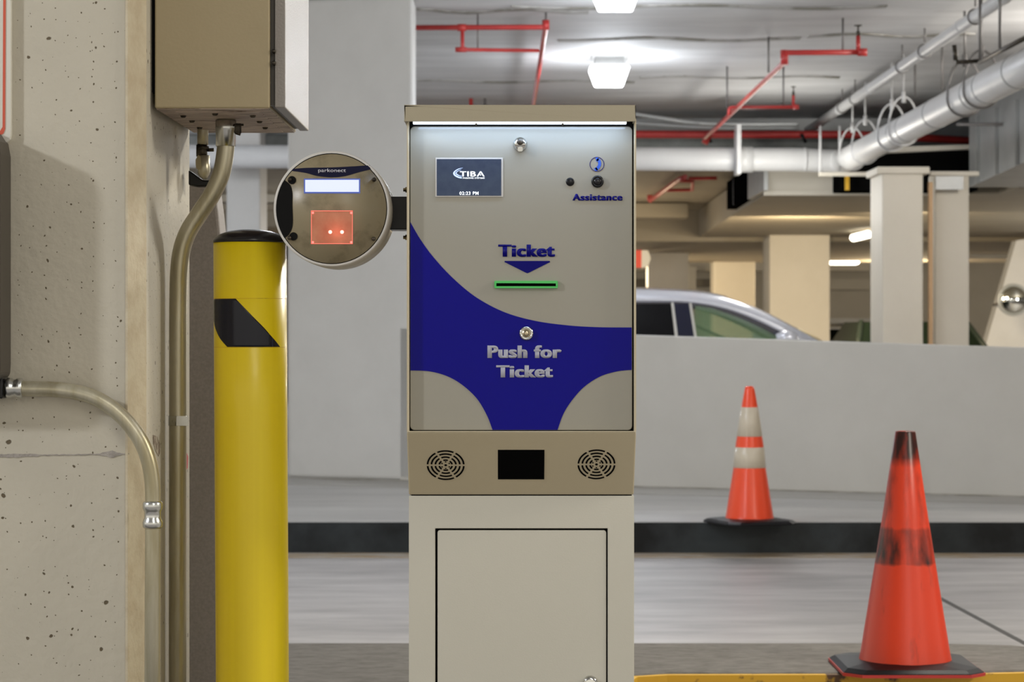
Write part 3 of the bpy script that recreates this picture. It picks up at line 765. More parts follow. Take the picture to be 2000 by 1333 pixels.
# chin: speaker grilles and camera window, set on the sloping face
cp0 = Vector((0, Yu, zu0)); cdir = (Vector((0, Yb, zc0)) - cp0).normalized(); cn = Vector((0, -1, 0)) * abs(cdir.z) + Vector((0, 0, -1)) * abs(cdir.y)
cn.normalize()
def C(x, y, lift=0.0): return RP(x, y, cp0 + cn * lift, cn)
def grille(cx, cy):
    c = C(cx, cy); mb = MB(); ux = Vector((1, 0, 0)); uy = cdir
    def P(r, a): return c + ux * (r * math.cos(a)) + uy * (r * math.sin(a)) + cn * 0.0006
    R = [0.0330, 0.0262, 0.0194, 0.0127]
    for i, r in enumerate(R):
        gap = 0.0022 / r
        for k in range(6):
            s0, s1 = k * PI / 3 + gap, (k + 1) * PI / 3 - gap; n = 10
            inn = [P(r - 0.0029, s0 + (s1 - s0) * j / n) for j in range(n + 1)]
            out = [P(r, s0 + (s1 - s0) * j / n) for j in range(n + 1)]
            mb.prism(inn + out[::-1], -cn * 0.0005)
    for k in range(6):
        a = k * PI / 3 + PI / 6
        q = c + ux * (0.0073 * math.cos(a)) + uy * (0.0073 * math.sin(a)) + cn * 0.0006
        mb.prism([q + ux * 0.0015 * math.cos(t * PI / 4) + uy * 0.0012 * math.sin(t * PI / 4) for t in range(8)], -cn * 0.0005)
    q = c + cn * 0.0006
    mb.prism([q + ux * 0.0024 * math.cos(t * PI / 6) + uy * 0.0022 * math.sin(t * PI / 6) for t in range(12)], -cn * 0.0005)
    mb.build('speaker_grille', M['void'], tm)
grille(870.5, 909); grille(1165, 907.5)
MB().prism([C(972.5, 879.5, 0.0006), C(1063.5, 879.5, 0.0006), C(1063, 937, 0.0006), C(972.5, 937, 0.0006)], -cn * 0.0004).build('camera_window', M['void'], tm)

# ================================================================== ROUND CODE READER
rd = thing('code_reader', 'round smoked-face code reader with lit display on the side of the ticket machine', 'code reader', WY(648, 408, 4.1) + Vector((0, 0.1, 0)))
c = WY(648, 408, 4.08); R = 113.5 * 4.08 / F
MB().lathe([(R - 0.006, -0.001), (R - 0.002, -0.003), (R, 0.0), (R, 0.055), (R + 0.0008, 0.056), (R + 0.0008, 0.17), (0.0, 0.17)], c, 'Y', 72).build('casing', M['white_plastic'], rd)
MB().lathe([(R - 0.0075, -0.0018), (R - 0.0045, -0.0018), (R - 0.004, 0.002)], c, 'Y', 72).build('face_seal', M['seal'], rd)
fc = MB().lathe([(0.0, -0.002), (R - 0.006, -0.002), (R - 0.0055, 0.002), (0, 0.002)], c, 'Y', 72).build('face_plate', M['face'], rd)
Yr = 4.08 - 0.0024
def inr(x, y):
    return WY(x, y, Yr)
rc = 109.0
def edge(a): return (648 + rc * math.cos(a), 408 + rc * math.sin(a))
tops = [edge(math.radians(t)) for t in (-134, -133)]
ua = curve([(572, 330), (600, 328), (650, 327), (690, 325), (722, 323)])
la = curve([(724, 331), (700, 337), (675, 344), (650, 346.5), (620, 344), (597, 338), (570, 334)])
MB().prism([inr(x, y) for x, y in ua + la], (0, 0.0005, 0)).build('name_swoosh', M['swoosh'], fc)
text('parkonect', 'lettering', 621.5, 329.5, 675.5, 338.5, Yr - 0.0004, mat('silver_print', (0.6, 0.6, 0.66), 0.4), fc, bold=0.006)
# dark reflection painted in as a black crescent with discs, left of face
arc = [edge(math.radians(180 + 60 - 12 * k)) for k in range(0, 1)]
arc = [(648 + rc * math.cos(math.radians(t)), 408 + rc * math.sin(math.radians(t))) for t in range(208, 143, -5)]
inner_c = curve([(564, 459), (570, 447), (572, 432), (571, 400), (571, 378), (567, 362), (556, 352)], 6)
MB().prism([inr(x, y) for x, y in arc + inner_c], (0, 0.0005, 0)).build('crescent_reflection', M['seal'], fc)
for x, y in ((570, 352), (573, 462)):
    MB().prism(circ(x, y, 8.0, lambda u, v: WY(u, v, Yr - 0.0002)), (0, 0.0005, 0)).build('dark_disc', M['seal'], fc)
for x, y in ((731, 351), (730, 467), (566, 351), (565, 465)):
    MB().lathe([(0.0, -0.0045), (0.0025, -0.0045), (0.0036, -0.002), (0.0036, 0)], WY(x, y, Yr), 'Y', 20).build('face_screw', M['darksteel'], fc)
lc = MB().prism([WY(x, y, Yr - 0.0001) for x, y in ((593.5, 349), (703.5, 349), (703.5, 378), (593.5, 378))], (0, 0.0004, 0)).build('display_rim', M['lcd_rim'], fc)
MB().prism([WY(x, y, Yr - 0.0006) for x, y in ((596, 351.5), (701, 351.5), (701, 375), (596, 375))], (0, 0.0004, 0)).build('display', M['lcd'], fc)
sw = MB().prism([WY(x, y, Yr - 0.0003) for x, y in ((608, 412), (688.5, 412), (688.5, 476.5), (608, 476.5))], (0, 0.0004, 0)).build('scan_window', M['scan'], fc)
for x, y in ((611, 416), (686, 416), (611, 473.5), (686, 473.5)):
    MB().prism(circ(x, y, 2.2, lambda u, v: WY(u, v, Yr - 0.0008), 14), (0, 0.0005, 0)).build('corner_light', M['redglow'], fc)
for x, y in ((645, 453.5), (668, 453.5)):
    MB().prism(circ(x, y, 3.6, lambda u, v: WY(u, v, Yr - 0.0008), 18), (0, 0.0005, 0)).build('scan_lamp', M['redled'], fc)
for x0, y0, x1, y1 in ((608, 411.5, 688.5, 412.8), (608, 475.8, 688.5, 477), (607.5, 411.5, 608.8, 477), (687.8, 411.5, 689, 477)):
    p, q = WY(x0, y1, Yr), WY(x1, y0, Yr)
    MB().box((p.x, Yr - 0.0006, p.z), (q.x, Yr, q.z)).build('window_edge', mat('red_edge_glow', (0.9, 0.2, 0.15), 0.3, emit=(1.0, 0.2, 0.15), es=0.5), fc)
pl = bpy.data.lights.new('scan_glow', 'POINT'); pl.energy = 0.02; pl.color = (1, 0.1, 0.06); pl.shadow_soft_size = 0.008
po = bpy.data.objects.new('scan_glow', pl); col.objects.link(po); po.location = WY(656, 452, Yr - 0.02)
# bracket to the machine and its bolts
p, q = WY(752, 450, 4.2), WY(797, 386, 4.2)
MB().box((p.x, 4.17, p.z), (hx0 - 0.0006, 4.24, q.z)).build('bracket_arm', M['black'], rd, bevel=0.002)
for y in (371, 464):
    p = WY(787, y, 4.2)
    MB().lathe([(0.0055, -0.0002), (0.0055, -0.008), (0.0035, -0.0085), (0.0035, -0.012)], (hx0 - 0.0006, p.y, p.z), 'X', 6, smooth=False).build('bracket_bolt', mat('brass_bolt', (0.30, 0.24, 0.13), 0.35, 1.0), rd)
p, q = WY(755, 476, 4.24), WY(768, 446, 4.24)
MB().lathe([(0.003, -0.02), (0.003, 0.02)], WY(757, 452, 4.17), 'Y', 12).build('bracket_pin', M['darksteel'], rd)

# ================================================================== BOLLARD
bx, by = WY(485, 0, 4.2).x, 4.225
rb = 0.0652
bo = thing('bollard', 'yellow plastic-sleeved steel bollard with black dome cap and a dark blue slanted stripe', 'bollard', (bx + 0.004, by, ISL))
zc = WY(0, 470.5, 4.2).z
lean = (WY(490, 0, 4.2).x - bx) / (WY(0, 470, 4.2).z - WY(0, 1333, 4.2).z)
def axis(z): return Vector((bx + lean * (zc - z), by, z))
MB().tube([axis(ISL), axis(ISL + 0.3), axis(zc - 0.3), axis(zc)], rb, 96).build('sleeve', M['yellow'], bo)
MB().lathe([(rb + 0.0006, -0.003), (rb + 0.0006, 0.001), (rb * 0.97, 0.0055), (rb * 0.82, 0.0125), (rb * 0.6, 0.0175), (rb * 0.3, 0.0205), (0.0, 0.0215)], axis(zc), 'Z', 96).build('dome_cap', M['cap'], bo)
mb = MB(); rows = 24; cols = 40
lx = curve([(584, -72), (600, -71.9), (620, -71.0), (635, -67.5), (650, -61), (664, -52), (678, -38.5)], 6)
rx = curve([(584, -20.5), (600, -5), (620, 14), (640, 33), (655, 45), (667, 54.5), (678, 62)], 6)
def ev(cv, y):
    for i in range(len(cv) - 1):
        if cv[i][0] <= y <= cv[i + 1][0]:
            t = (y - cv[i][0]) / (cv[i + 1][0] - cv[i][0]); return cv[i][1] + t * (cv[i + 1][1] - cv[i][1])
    return cv[-1][1]
vs, fs = [], []
for i in range(rows + 1):
    y = 584 + 94 * i / rows
    a0 = math.asin(max(-1, ev(lx, y) / 72.0)); a1 = math.asin(min(1, ev(rx, y) / 72.0))
    if y < 612: a0 = -PI * 0.62 + (y - 584) / 28 * (PI * 0.12)
    z = H + (HY - y) / F * (by - rb * 0.8)
    for j in range(cols + 1):
        a = a0 + (a1 - a0) * j / cols; q = axis(z)
        vs.append(q + Vector((math.sin(a), -math.cos(a), 0)) * (rb + 0.0005))
for i in range(rows):
    for j in range(cols):
        k = i * (cols + 1) + j; fs.append([k, k + 1, k + cols + 2, k + cols + 1])
st = MB().add(vs, fs, True).build('slanted_stripe', M['stripe'], bo)
sl = st.modifiers.new('thickness', 'SOLIDIFY'); sl.thickness = 0.0004; sl.offset = -1
for y in (583, 679):
    z = H + (HY - y) / F * (by - rb)
    MB().lathe([(rb + 0.0001, -0.0003), (rb + 0.00035, 0), (rb + 0.0001, 0.0003)], axis(z), 'Z', 96).build('tape_seam', M['kerb_yellow'], bo)

# ================================================================== WALL BOX ABOVE, CONDUITS
Bx0, Bx1 = xs + 0.004, WY(527, 0, 4.15).x
By0, By1 = 4.15, 4.65
Bz0 = WY(0, 211.5, 4.15).z; Bz1 = Bz0 + 0.78
eb = thing('electrical_box', 'tan steel electrical box fixed to the side of the concrete column', 'electrical box', ((Bx0 + Bx1) / 2, 4.4, Bz0))
MB().box((Bx0 + 0.004, By0, Bz0), (Bx1, By1, Bz1)).build('box_body', M['bodybox'], eb, bevel=0.003)
gp = MB().box((Bx0 + 0.035, By0 + 0.04, Bz0 - 0.003), (Bx1 - 0.022, By1 - 0.02, Bz0)).build('bottom_plate', M['rust'], eb, bevel=0.0008)
MB().box((Bx0 + 0.006, By0 + 0.004, Bz0 - 0.0012), (Bx1 - 0.002, By1 - 0.004, Bz0 + 0.001)).build('worn_underside', M['rust'], eb)
for x, y in ((358, 226), (375, 236), (390, 249), (420, 222), (494, 226), (507, 237), (518, 249)):
    p = RP(x, y, (0, 0, Bz0 - 0.003), (0, 0, 1))
    MB().lathe([(0.0, -0.004), (0.004, -0.0035), (0.0058, 0.0)], p, 'Z', 16).build('plate_screw', M['darksteel'], gp)
dx_a, dx_b = WY(537, 0, 4.15).x, WY(557, 0, 4.15).x
MB().box((Bx1, By0 + 0.012, Bz0 + 0.006), (dx_a, By1 - 0.01, Bz1)).build('door_gasket', M['brown'], eb)
bd = MB().box((dx_a, By0 - 0.0, Bz0 + 0.001), (dx_b, By1 - 0.02, Bz1)).build('box_door', M['boxdoor'], eb, bevel=0.002)
for y in (100, 123):
    MB().lathe([(0, -0.003), (0.0035, -0.002), (0.0035, 0.014)], WY(534.5, y, By0), 'Y', 12).build('hinge_screw', M['darksteel'], eb)
MB().box((Bx0 - 0.004, By0 + 0.02, Bz0 + 0.03), (Bx0 + 0.005, By1 - 0.02, Bz1)).build('gap_strip', M['seal'], eb)  # black strip filling the gap between column and box

Yc = 4.335
ca = thing('conduit', 'thick galvanised conduit that bends down from the electrical box along the column side', 'conduit', WY(350, 1333, Yc), 'galvanised conduits')
pc = [(442, 233), (441.5, 262), (440, 296), (432, 340), (414, 380), (390, 417), (368, 452), (355, 488), (349.5, 530), (348, 580), (347.5, 640)]
path = smooth_path([WY(x, y, Yc) for x, y in pc], 8) + [WY(347, 1000, Yc), Vector((WY(346.5, 0, Yc).x, Yc, ISL))]
MB().tube(path, 0.0163, 28).build('pipe', M['galv'], ca)
MB().lathe([(0.0185, -0.036), (0.0185, -0.008), (0.0192, -0.007), (0.0192, 0.012)], Vector((WY(441, 0, Yc).x, Yc, Bz0 - 0.0165)), 'Z', 28).build('connector', M['galv_blue'], ca)
MB().tube([WY(458, 258, Yc), WY(470, 262, Yc)], 0.0035, 10).build('set_screw', M['darksteel'], ca)
MB().tube([WY(458, 244, Yc - 0.01), WY(476, 244, Yc - 0.01)], 0.0022, 8).build('set_screw', M['darksteel'], ca)
MB().lathe([(0.006, -0.008), (0.006, 0.01)], WY(465, 252, Yc), 'Z', 8, smooth=False).build('clamp_nut', M['darksteel'], ca)
p = WY(347, 822, Yc)
mb = MB().tube([p + Vector((0, 0, -0.009)), p + Vector((0, 0, 0.009))], 0.0172, 28)
mb.box((p.x, p.y - 0.0172, p.z - 0.009), (p.x + 0.022, p.y - 0.014, p.z + 0.009))
mb.build('strap', M['galv_blue'], ca, bevel=0.0006)

Yd = 4.00
cb = thing('conduit', 'curved galvanised conduit that leaves the dark box at column front and turns down', 'conduit', WY(297, 1333, Yd), 'galvanised conduits')
pc = [(10, 759.5), (60, 760), (105, 761), (150, 767), (188, 779), (222, 800), (252, 829), (275, 862), (290, 900), (297, 940), (298.5, 980)]
path = smooth_path([WY(x, y, Yd - 0.006) for x, y in pc], 8) + [WY(298, 1100, Yd - 0.006), Vector((WY(296, 0, Yd).x, Yd - 0.006, ISL))]
MB().tube(path, 0.0131, 28).build('pipe', M['galv'], cb)
pr = [(0.0148, -0.0235), (0.0168, -0.021), (0.0172, -0.014), (0.0158, -0.010), (0.0140, -0.006), (0.0140, 0.004), (0.0150, 0.006), (0.0168, 0.010), (0.0168, 0.019), (0.0145, 0.0225)]
MB().lathe(pr, WY(298, 1005, Yd - 0.006), 'Z', 32).build('coupling', M['galv_blue'], cb)
pr = [(0.0150, -0.0145), (0.0172, -0.012), (0.0172, -0.005), (0.0150, -0.002), (0.0150, 0.002), (0.0172, 0.005), (0.0172, 0.012), (0.0145, 0.0145)]
MB().lathe(pr, WY(28.5, 758.5, Yd - 0.006), 'X', 32).build('coupling', M['galv_blue'], cb)

# small fitting under the back of the box
fi = thing('pipe_fitting', 'small black cable clamp and elbow fitting hanging under the electrical box', 'pipe fitting', WY(396, 300, 4.56), None)
Yf = 4.56
MB().tube([WY(396, 225, Yf), WY(396, 283, Yf)], 0.0108, 20).build('nipple', M['galv'], fi)
MB().lathe([(0.0122, -0.004), (0.0122, 0.0), (0.0118, 0.002)], WY(396, 288, Yf), 'Z', 20).build('lock_ring', M['darksteel'], fi)
MB().tube([WY(394, 283, Yf), WY(394, 306, Yf)], 0.0108, 20).build('sleeve', M['darksteel'], fi)
MB().tube([WY(397, 304, Yf), WY(398, 336, Yf), WY(399, 342, Yf), WY(400, 350, Yf)], [0.0125, 0.0125, 0.010, 0.004], 20).build('clamp_body', M['galv'], fi)
MB().prism([WY(x, y, Yf - 0.012) for x, y in curve([(387, 303), (393, 308), (394, 322), (390, 331), (383, 328), (382, 312)], 5)], (0, 0.006, 0)).build('clamp_cheek', mat('dull_brass', (0.33, 0.28, 0.17), 0.4, 0.9), fi)
MB().prism([WY(x, y, Yf) for x, y in ((368, 332), (380, 340), (396, 352), (410, 352), (408, 364), (385, 365), (368, 362))], (0, 0.03, 0)).build('elbow_body', M['black'], fi, bevel=0.003)
MB().tube([WY(405, 293, Yf), WY(418, 293, Yf)], 0.0035, 8).build('clamp_screw', M['darksteel'], fi)

# dark brown box at the picture's edge and the sign over it
def CR(x, y, lift): return WY(x, y, YF - lift)
zb1, zb0 = WY(0, 262, YF).z, WY(0, 745, YF).z
xr = WY(22, 0, YF).x
bb = thing('cable_box', 'dark brown metal box mounted on the column front above the conduit elbow', 'cable box', (xr - 0.13, YF, zb0))
mb = MB().prism([(xr - 0.26, YF, zb0), (xr - 0.012, YF, zb0), (xr - 0.001, YF, zb0 + 0.012), (xr, YF, zb0 + 0.03), (xr, YF, zb1 - 0.04), (xr - 0.004, YF, zb1 - 0.018), (xr - 0.016, YF, zb1), (xr - 0.26, YF, zb1)], (0, -0.087, 0))
mb.build('box_body', M['brown'], bb, bevel=0.004)
p = WY(0, 758, Yd)
MB().box((xr - 0.10, YF - 0.05, p.z - 0.0175), (WY(12, 0, Yd).x, YF, p.z + 0.0185)).build('outlet_fitting', M['black'], bb, bevel=0.002)
sg = thing('wall_sign', 'white sign plate with red border line above the dark brown box', 'sign', (xr - 0.12, YF, zb1 + 0.3))
Yq = YF - 0.012
pts = [WY(x, y, Yq) for x, y in ((-200, 290), (8, 290), (15, 287), (20, 279), (21, 268), (21, -60), (-200, -60))]
pts = [WY(x, y, Yq) for x, y in ((-200, 256), (3, 280), (13, 278), (19.5, 272), (21, 262), (21, -60), (-200, -60))]
MB().prism(pts, (0, 0.012, 0)).build('plate', M['sign'], sg, bevel=0.001)
MB().prism([WY(x, y, Yq - 0.001) for x, y in ((3, 263), (6.5, 261), (10, 252), (11.5, -60), (6.5, -60), (5, 248), (0, 256), (-12, 260), (-12, 263))], (0, 0.0008, 0)).build('red_line', M['signred'], sg)

# grey cabinet behind the bollard
gc = thing('gate_cabinet', 'plain grey speckled cabinet standing close behind the yellow bollard', 'cabinet', (-0.72, 5.0, ISL))
Yk = 4.88
gpz = [(300, 358), (398, 358), (414, 363), (421, 378), (426, 415), (430, 458), (431, 700), (431, 1500)]
P = [WY(x, y, Yk) for x, y in gpz]
P = [p for p in P]; P[-1].z = ISL; z0 = Vector((P[0].x, Yk, ISL))
P = [z0] + P
MB().prism(P, (0, 0.11, 0)).build('cabinet_shell', M['greycab'], gc, bevel=0.006)
MB().box((P[0].x - 0.01, Yk - 0.01, ISL), (P[-1].x + 0.012, Yk + 0.12, ISL + 0.05)).build('plinth', M['darksteel'], gc)

# ================================================================== TRAFFIC CONES
def cone(cx, cy, ybase, s, prof, label, bodymat, bands, basemat, edge_m, side=0.385, rot=0.0):
    Yc = F / s
    gx = (cx - CX) / s
    root = thing('traffic_cone', label, 'traffic cone', (gx, Yc, ISL))
    # prof: (picture y, half width px)
    def pt(y, w): return (w / s, ISL + (ybase - y) / s)
    pr = [pt(y, w) for y, w in prof]
    body = MB()
    rr = [(r, z) for r, z in pr]
    body.lathe(rr + [(rr[-1][0] - 0.004, rr[-1][1]), (rr[0][0] - 0.006, rr[0][1])], (gx, Yc, 0), 'Z', 64)
    body.build('cone_body', bodymat, root)
    def rad(z):
        for i in range(len(rr) - 1):
            (r0, z0), (r1, z1) = rr[i], rr[i + 1]
            if z0 <= z <= z1: return r0 + (r1 - r0) * (z - z0) / (z1 - z0)
        return rr[-1][0]
    for (ya, yb_, mm) in bands:
        z0, z1 = pt(yb_, 0)[1], pt(ya, 0)[1]
        MB().lathe([(rad(z0) + 0.0005, z0), (rad(z0) + 0.0018, z0 + 0.001), (rad(z1) + 0.0018, z1 - 0.001), (rad(z1) + 0.0005, z1)], (gx, Yc, 0), 'Z', 64).build('reflective_collar', mm, root)
    h = side / 2; ch = 0.05; t = 0.022
    def oct_(h, ch, z):
        q = [(-h + ch, -h), (h - ch, -h), (h, -h + ch), (h, h - ch), (h - ch, h), (-h + ch, h), (-h, h - ch), (-h, -h + ch)]
        ca_, sa_ = math.cos(rot), math.sin(rot)
        return [Vector((gx + x * ca_ - y * sa_, Yc + x * sa_ + y * ca_, z)) for x, y in q]
    base = MB()
    r0, r1, r2, r3 = oct_(h, ch, ISL + 0.001), oct_(h, ch, ISL + t * 0.5), oct_(h - 0.015, ch, ISL + t), oct_(h * 0.62, ch, ISL + t * 1.35)
    vs = r0 + r1 + r2 + r3; fs = [list(range(7, -1, -1)), list(range(24, 32))]
    for L_ in range(3):
        for k in range(8): fs.append([L_ * 8 + k, L_ * 8 + (k + 1) % 8, L_ * 8 + 8 + (k + 1) % 8, L_ * 8 + 8 + k])
    base.add(vs, fs); base.build('rubber_base', basemat, root, bevel=0.003)
    if edge_m:
        mb = MB(); a, b_ = oct_(h + 0.002, ch, ISL + 0.001), oct_(h + 0.002, ch, ISL + 0.010)
        c_, d_ = oct_(h - 0.004, ch, ISL + 0.001), oct_(h - 0.004, ch, ISL + 0.010)
        for k in range(8):
            j = (k + 1) % 8
            mb.hexa([a[k], a[j], b_[j], b_[k], c_[k], c_[j], d_[j], d_[k]])
        mb.build('base_edge', edge_m, root)
    return root
cone(1768, 0, 1279, 650, [(1270, 91), (1262, 90), (1249, 87), (1100, 63), (980, 44), (817, 20), (815, 19)],
     'worn sooty orange traffic cone with blunt open tip on the near island', M['conedirty'], [], M['rubber'], M['rubberred'], 0.415, 0.0)
cone(1464, 0, 1006, 369, [(1002, 50), (998, 48), (990, 46), (897, 31.5), (855, 27.5), (779, 16), (745, 10), (740, 8.5), (738, 6)],
     'clean orange traffic cone with two pale reflective collars on the walkway', M['cone'], [(779, 836, M['reflect']), (857, 897, M['reflect'])], M['rubber'], None, 0.40, 0.35)

# ================================================================== LIGHTS IN VIEW
def ceiling_lamp(cx, ytop, s, label, wtop=60, wbot=46, h=33):
    p = W(cx, 0, s); Y = p.y
    root = thing('ceiling_lamp', label, 'ceiling lamp', (p.x, Y, CEIL), 'ceiling lamps of the lane')
    k = 1.0 / s
    z0 = H + (HY - ytop) * k
    def ring(hw, z, d=None): d = d or hw; return [Vector((p.x + x * hw * k, Y + y * d * k, z)) for x, y in ((-1, -1), (1, -1), (1, 1), (-1, 1))]
    mb = MB(); mb.hexa(ring(30, z0) + ring(29, z0 + 17 * k)); mb.build('housing', M['duct'], root, bevel=0.006)
    mb = MB(); mb.hexa(ring(33, z0 + 15 * k) + ring(40, z0 + 21 * k)); mb.build('canopy', M['duct'], root, bevel=0.004)
    MB().box((p.x - 0.04, Y - 0.04, z0 + 20 * k), (p.x + 0.04, Y + 0.04, CEIL)).build('stem', M['duct'], root)
    a, b, c_, d_ = ring(wbot / 2, z0 - h * k), ring(wbot / 2 + 2, z0 - (h - 4) * k), ring(wtop / 2 + 4, z0 - 5 * k), ring(wtop / 2, z0)
    mb = MB(); vs = a + b + c_ + d_; fs = [[3, 2, 1, 0], [12, 13, 14, 15]]
    for L_ in range(3):
        for q in range(4): fs.append([L_ * 4 + q, L_ * 4 + (q + 1) % 4, L_ * 4 + 4 + (q + 1) % 4, L_ * 4 + 4 + q])
    mb.add(vs, fs); mb.build('diffuser', M['lamp'], root, bevel=0.008)
    return root
ceiling_lamp(1189.5, 130, 233, 'farther square ceiling lamp lit white, whole lamp in view', 70, 54, 38)
ceiling_lamp(1203, -20, 290, 'nearer square ceiling lamp lit white, cut by the top of the view', 84, 66, 39)
def tube_lamp(x0, y0, x1, y1, s0, s1, th, label):
    a, b = W(x0, y0, s0), W(x1, y1, s1)
    root = thing('tube_lamp', label, 'tube lamp', (a + b) / 2, 'tube lamps over the parking deck')
    r = th / 2 / s0
    d = (b - a).normalized()
    MB().tube([a, a + d * r * 0.5, a + d * r, b - d * r, b - d * r * 0.5, b], [r * 0.4, r * 0.85, r, r, r * 0.85, r * 0.4], 20).build('diffuser', M['tube'], root)
    u = Vector((0, 0, r * 1.1))
    MB().tube([a + u, b + u], r * 0.75, 12).build('housing', M['warm'], root)
    mid = (a + b) / 2
    MB().box((mid.x - 0.03, mid.y - 0.03, mid.z), (mid.x + 0.03, mid.y + 0.03, SZ)).build('stem', M['warm'], root)
tube_lamp(1616, 511, 1678, 511, 104, 104, 13, 'farther flat lit tube lamp near the wide cream pillar')
tube_lamp(1666, 465, 1702, 456, 140, 146, 15, 'nearer tilted lit tube lamp left of the twin pillars')
ex = thing('exit_sign', 'small lit red and cream hanging sign just right of the ticket machine', 'sign', W(1256, 487, 120))
MB().box(tuple(W(1240, 523, 120)), (W(1253, 0, 120).x, F / 120 + 0.08, W(0, 488, 120).z)).build('red_side', M['exitred'], ex)
MB().prism([W(1253, 487, 120), W(1266, 490, 120), W(1271, 505, 120), W(1266, 520, 120), W(1253, 524, 120)], (0, 0.08, 0)).build('cream_side', M['exitwhite'], ex)
MB().box((W(1250, 0, 120).x, F / 120 + 0.03, W(0, 489, 120).z), (W(1252, 0, 120).x, F / 120 + 0.05, FARC)).build('hanger', M['rod'], ex)
gl = MB().box((W(1893, 0, 82).x, 57.93, W(0, 572, 79.5).z), (W(1902, 0, 82).x, 58.0, W(0, 560, 79.5).z)).build('indicator_light', M['greenlight'])
tag(gl, 'tiny green indicator light by the edge of the second twin pillar', 'light')

# ================================================================== OVERHEAD PIPES
def rodz(p, top, r=0.008): return MB().tube([p, Vector((p.x, p.y, top))], r, 8)
# large white pipe: across the deck, then turning towards the viewer along the right
A = [W(340, 305, 200), W(900, 309, 200), W(1560, 312, 200)]
B1 = W(1655, 309, 198)
e = W(2260, -8, 700 / 3.3)
Xp = 3.25; Zp = H + 1.68
def along(x): return Vector((Xp, F * Xp / (x - CX), Zp))
path = A + fillet([W(1560, 312, 200), Vector((Xp - 0.02, F / 199.5, Zp - 0.01)), along(1760)], 0.35, 10)[1:] + [along(2000), along(2300)]
wp = thing('white_pipe', 'large white jacketed pipe crossing the deck and turning towards the viewer', 'pipe', along(1700))
R_ = 0.114
MB().tube(path, R_, 40).build('pipe_jacket', M['whitepipe'], wp)
def joint_ring(p, ax, r=R_ + 0.004, w=0.012):
    d = Vector((1, 0, 0)) if ax == 'X' else Vector((0, 1, 0))
    return MB().tube([p - d * w, p + d * w], r, 40)
joint_ring(Vector((W(1452, 0, 200).x, 23, W(0, 312, 200).z)), 'X', R_ + 0.012, 0.09).build('pipe_collar', M['whitepipe'], wp)
for x in (1572,): joint_ring(Vector((W(x, 0, 200).x, 23, W(0, 312, 200).z)), 'X').build('pipe_band', M['whitepipe'], wp)
for x in (1682, 1700, 1757, 1775, 1830, 1905, 1930, 1990):
    joint_ring(along(x), 'Y', R_ + 0.003, 0.018).build('pipe_band', M['duct'], wp)
# U hangers around the pipe: two rods and a loop
for x in (1742, 1765, 1884, 1917, 1690, 1665):
    p = along(x); mb = MB()
    loop = [p + Vector((math.cos(PI / 2 + 2 * PI * k / 28) * (R_ + 0.012), 0, (math.sin(PI / 2 + 2 * PI * k / 28) * (R_ + 0.012)) * (1.0 if 7 <= k <= 21 else 2.2))) for k in range(29)]
    mb.tube(loop, 0.009, 8)
    mb.tube([p + Vector((0, 0, R_ * 2.0)), p + Vector((0, 0, R_ * 2.0 + 0.09))], 0.018, 8)
    mb.tube([p + Vector((0, 0, 0.30)), Vector((p.x, p.y, CEIL))], 0.008, 8)
    mb.build('pipe_hanger', M['rod'] if x > 1880 else M['whitepipe'], wp)
p = W(1443, 340, 202)
MB().box((p.x - 0.02, p.y - 0.03, p.z), (p.x + 0.02, p.y + 0.27, CEIL - 0.3)).build('pipe_hanger', M['whitepipe'], wp)
MB().box(tuple(W(1600, 344, 205)), (W(1702, 0, 205).x, F / 205 + 0.06, W(0, 336, 205).z)).build('pipe_support', M['warm'], wp, bevel=0.006)
for x in (1602, 1640):
    q = W(x, 340, 204); MB().tube([q, Vector((q.x, q.y, H + 1.98))], 0.012, 8).build('support_rod', M['whitepipe'], wp)
# slim white pipe higher up
Xq, Zq = 3.13, H + 2.135
def al2(x): return Vector((Xq, F * Xq / (x - CX), Zq))
sp_ = thing('white_pipe', 'slim white pipe running high above and alongside the large white pipe', 'pipe', al2(1700))
MB().tube([al2(1578), al2(1700), al2(1900), al2(2200)], 0.044, 28).build('pipe_jacket', M['whitepipe'], sp_)
for x in (1640, 1700, 1763, 1800, 1878, 1960): MB().tube([al2(x) - Vector((0, 0.03, 0)), al2(x) + Vector((0, 0.03, 0))], 0.048, 28).build('pipe_band', M['whitepipe'], sp_)
for x in (1645, 1670, 1762, 1806, 1905):
    p = al2(x); mb = MB()
    mb.tube([p + Vector((0, 0, 0.07)), Vector((p.x, p.y, CEIL))], 0.007, 8)
    mb.tube([p + Vector((math.cos(t * PI / 8) * 0.052, 0, math.sin(t * PI / 8) * 0.052 + 0.0)) for t in range(17)], 0.006, 8)
    mb.build('pipe_hanger', M['rod'], sp_)

def run(name, label, pts, r, m=None, group=None, s=None, rad=0.12):
    P = [W(*q) for q in pts]
    root = thing(name, label, 'pipe', P[0], group)
    MB().tube(fillet(P, rad, 6), r, 20).build('pipe_run', m or M['redpaint'], root)
    return root, P
def fitting(p, r, root, m=None, w=1.7):
    MB().tube([p + Vector((-r * w, 0, 0)), p + Vector((r * w, 0, 0))], r * 1.45, 16).build('pipe_fitting', m or M['redpaint'], root)
def head(p, root, h, r=0.018):
    """upright sprinkler on a riser"""
    rs = MB().tube([p, p + Vector((0, 0, h))], r, 12).build('riser', M['redpaint'], root)
    q = p + Vector((0, 0, h))
    mb = MB().lathe([(r * 0.9, 0.0), (r * 0.9, 0.03), (r * 0.4, 0.035), (r * 0.4, 0.07), (r * 1.8, 0.072), (r * 1.8, 0.078)], q, 'Z', 12)
    mb.build('sprinkler_head', M['darksteel'], rs)
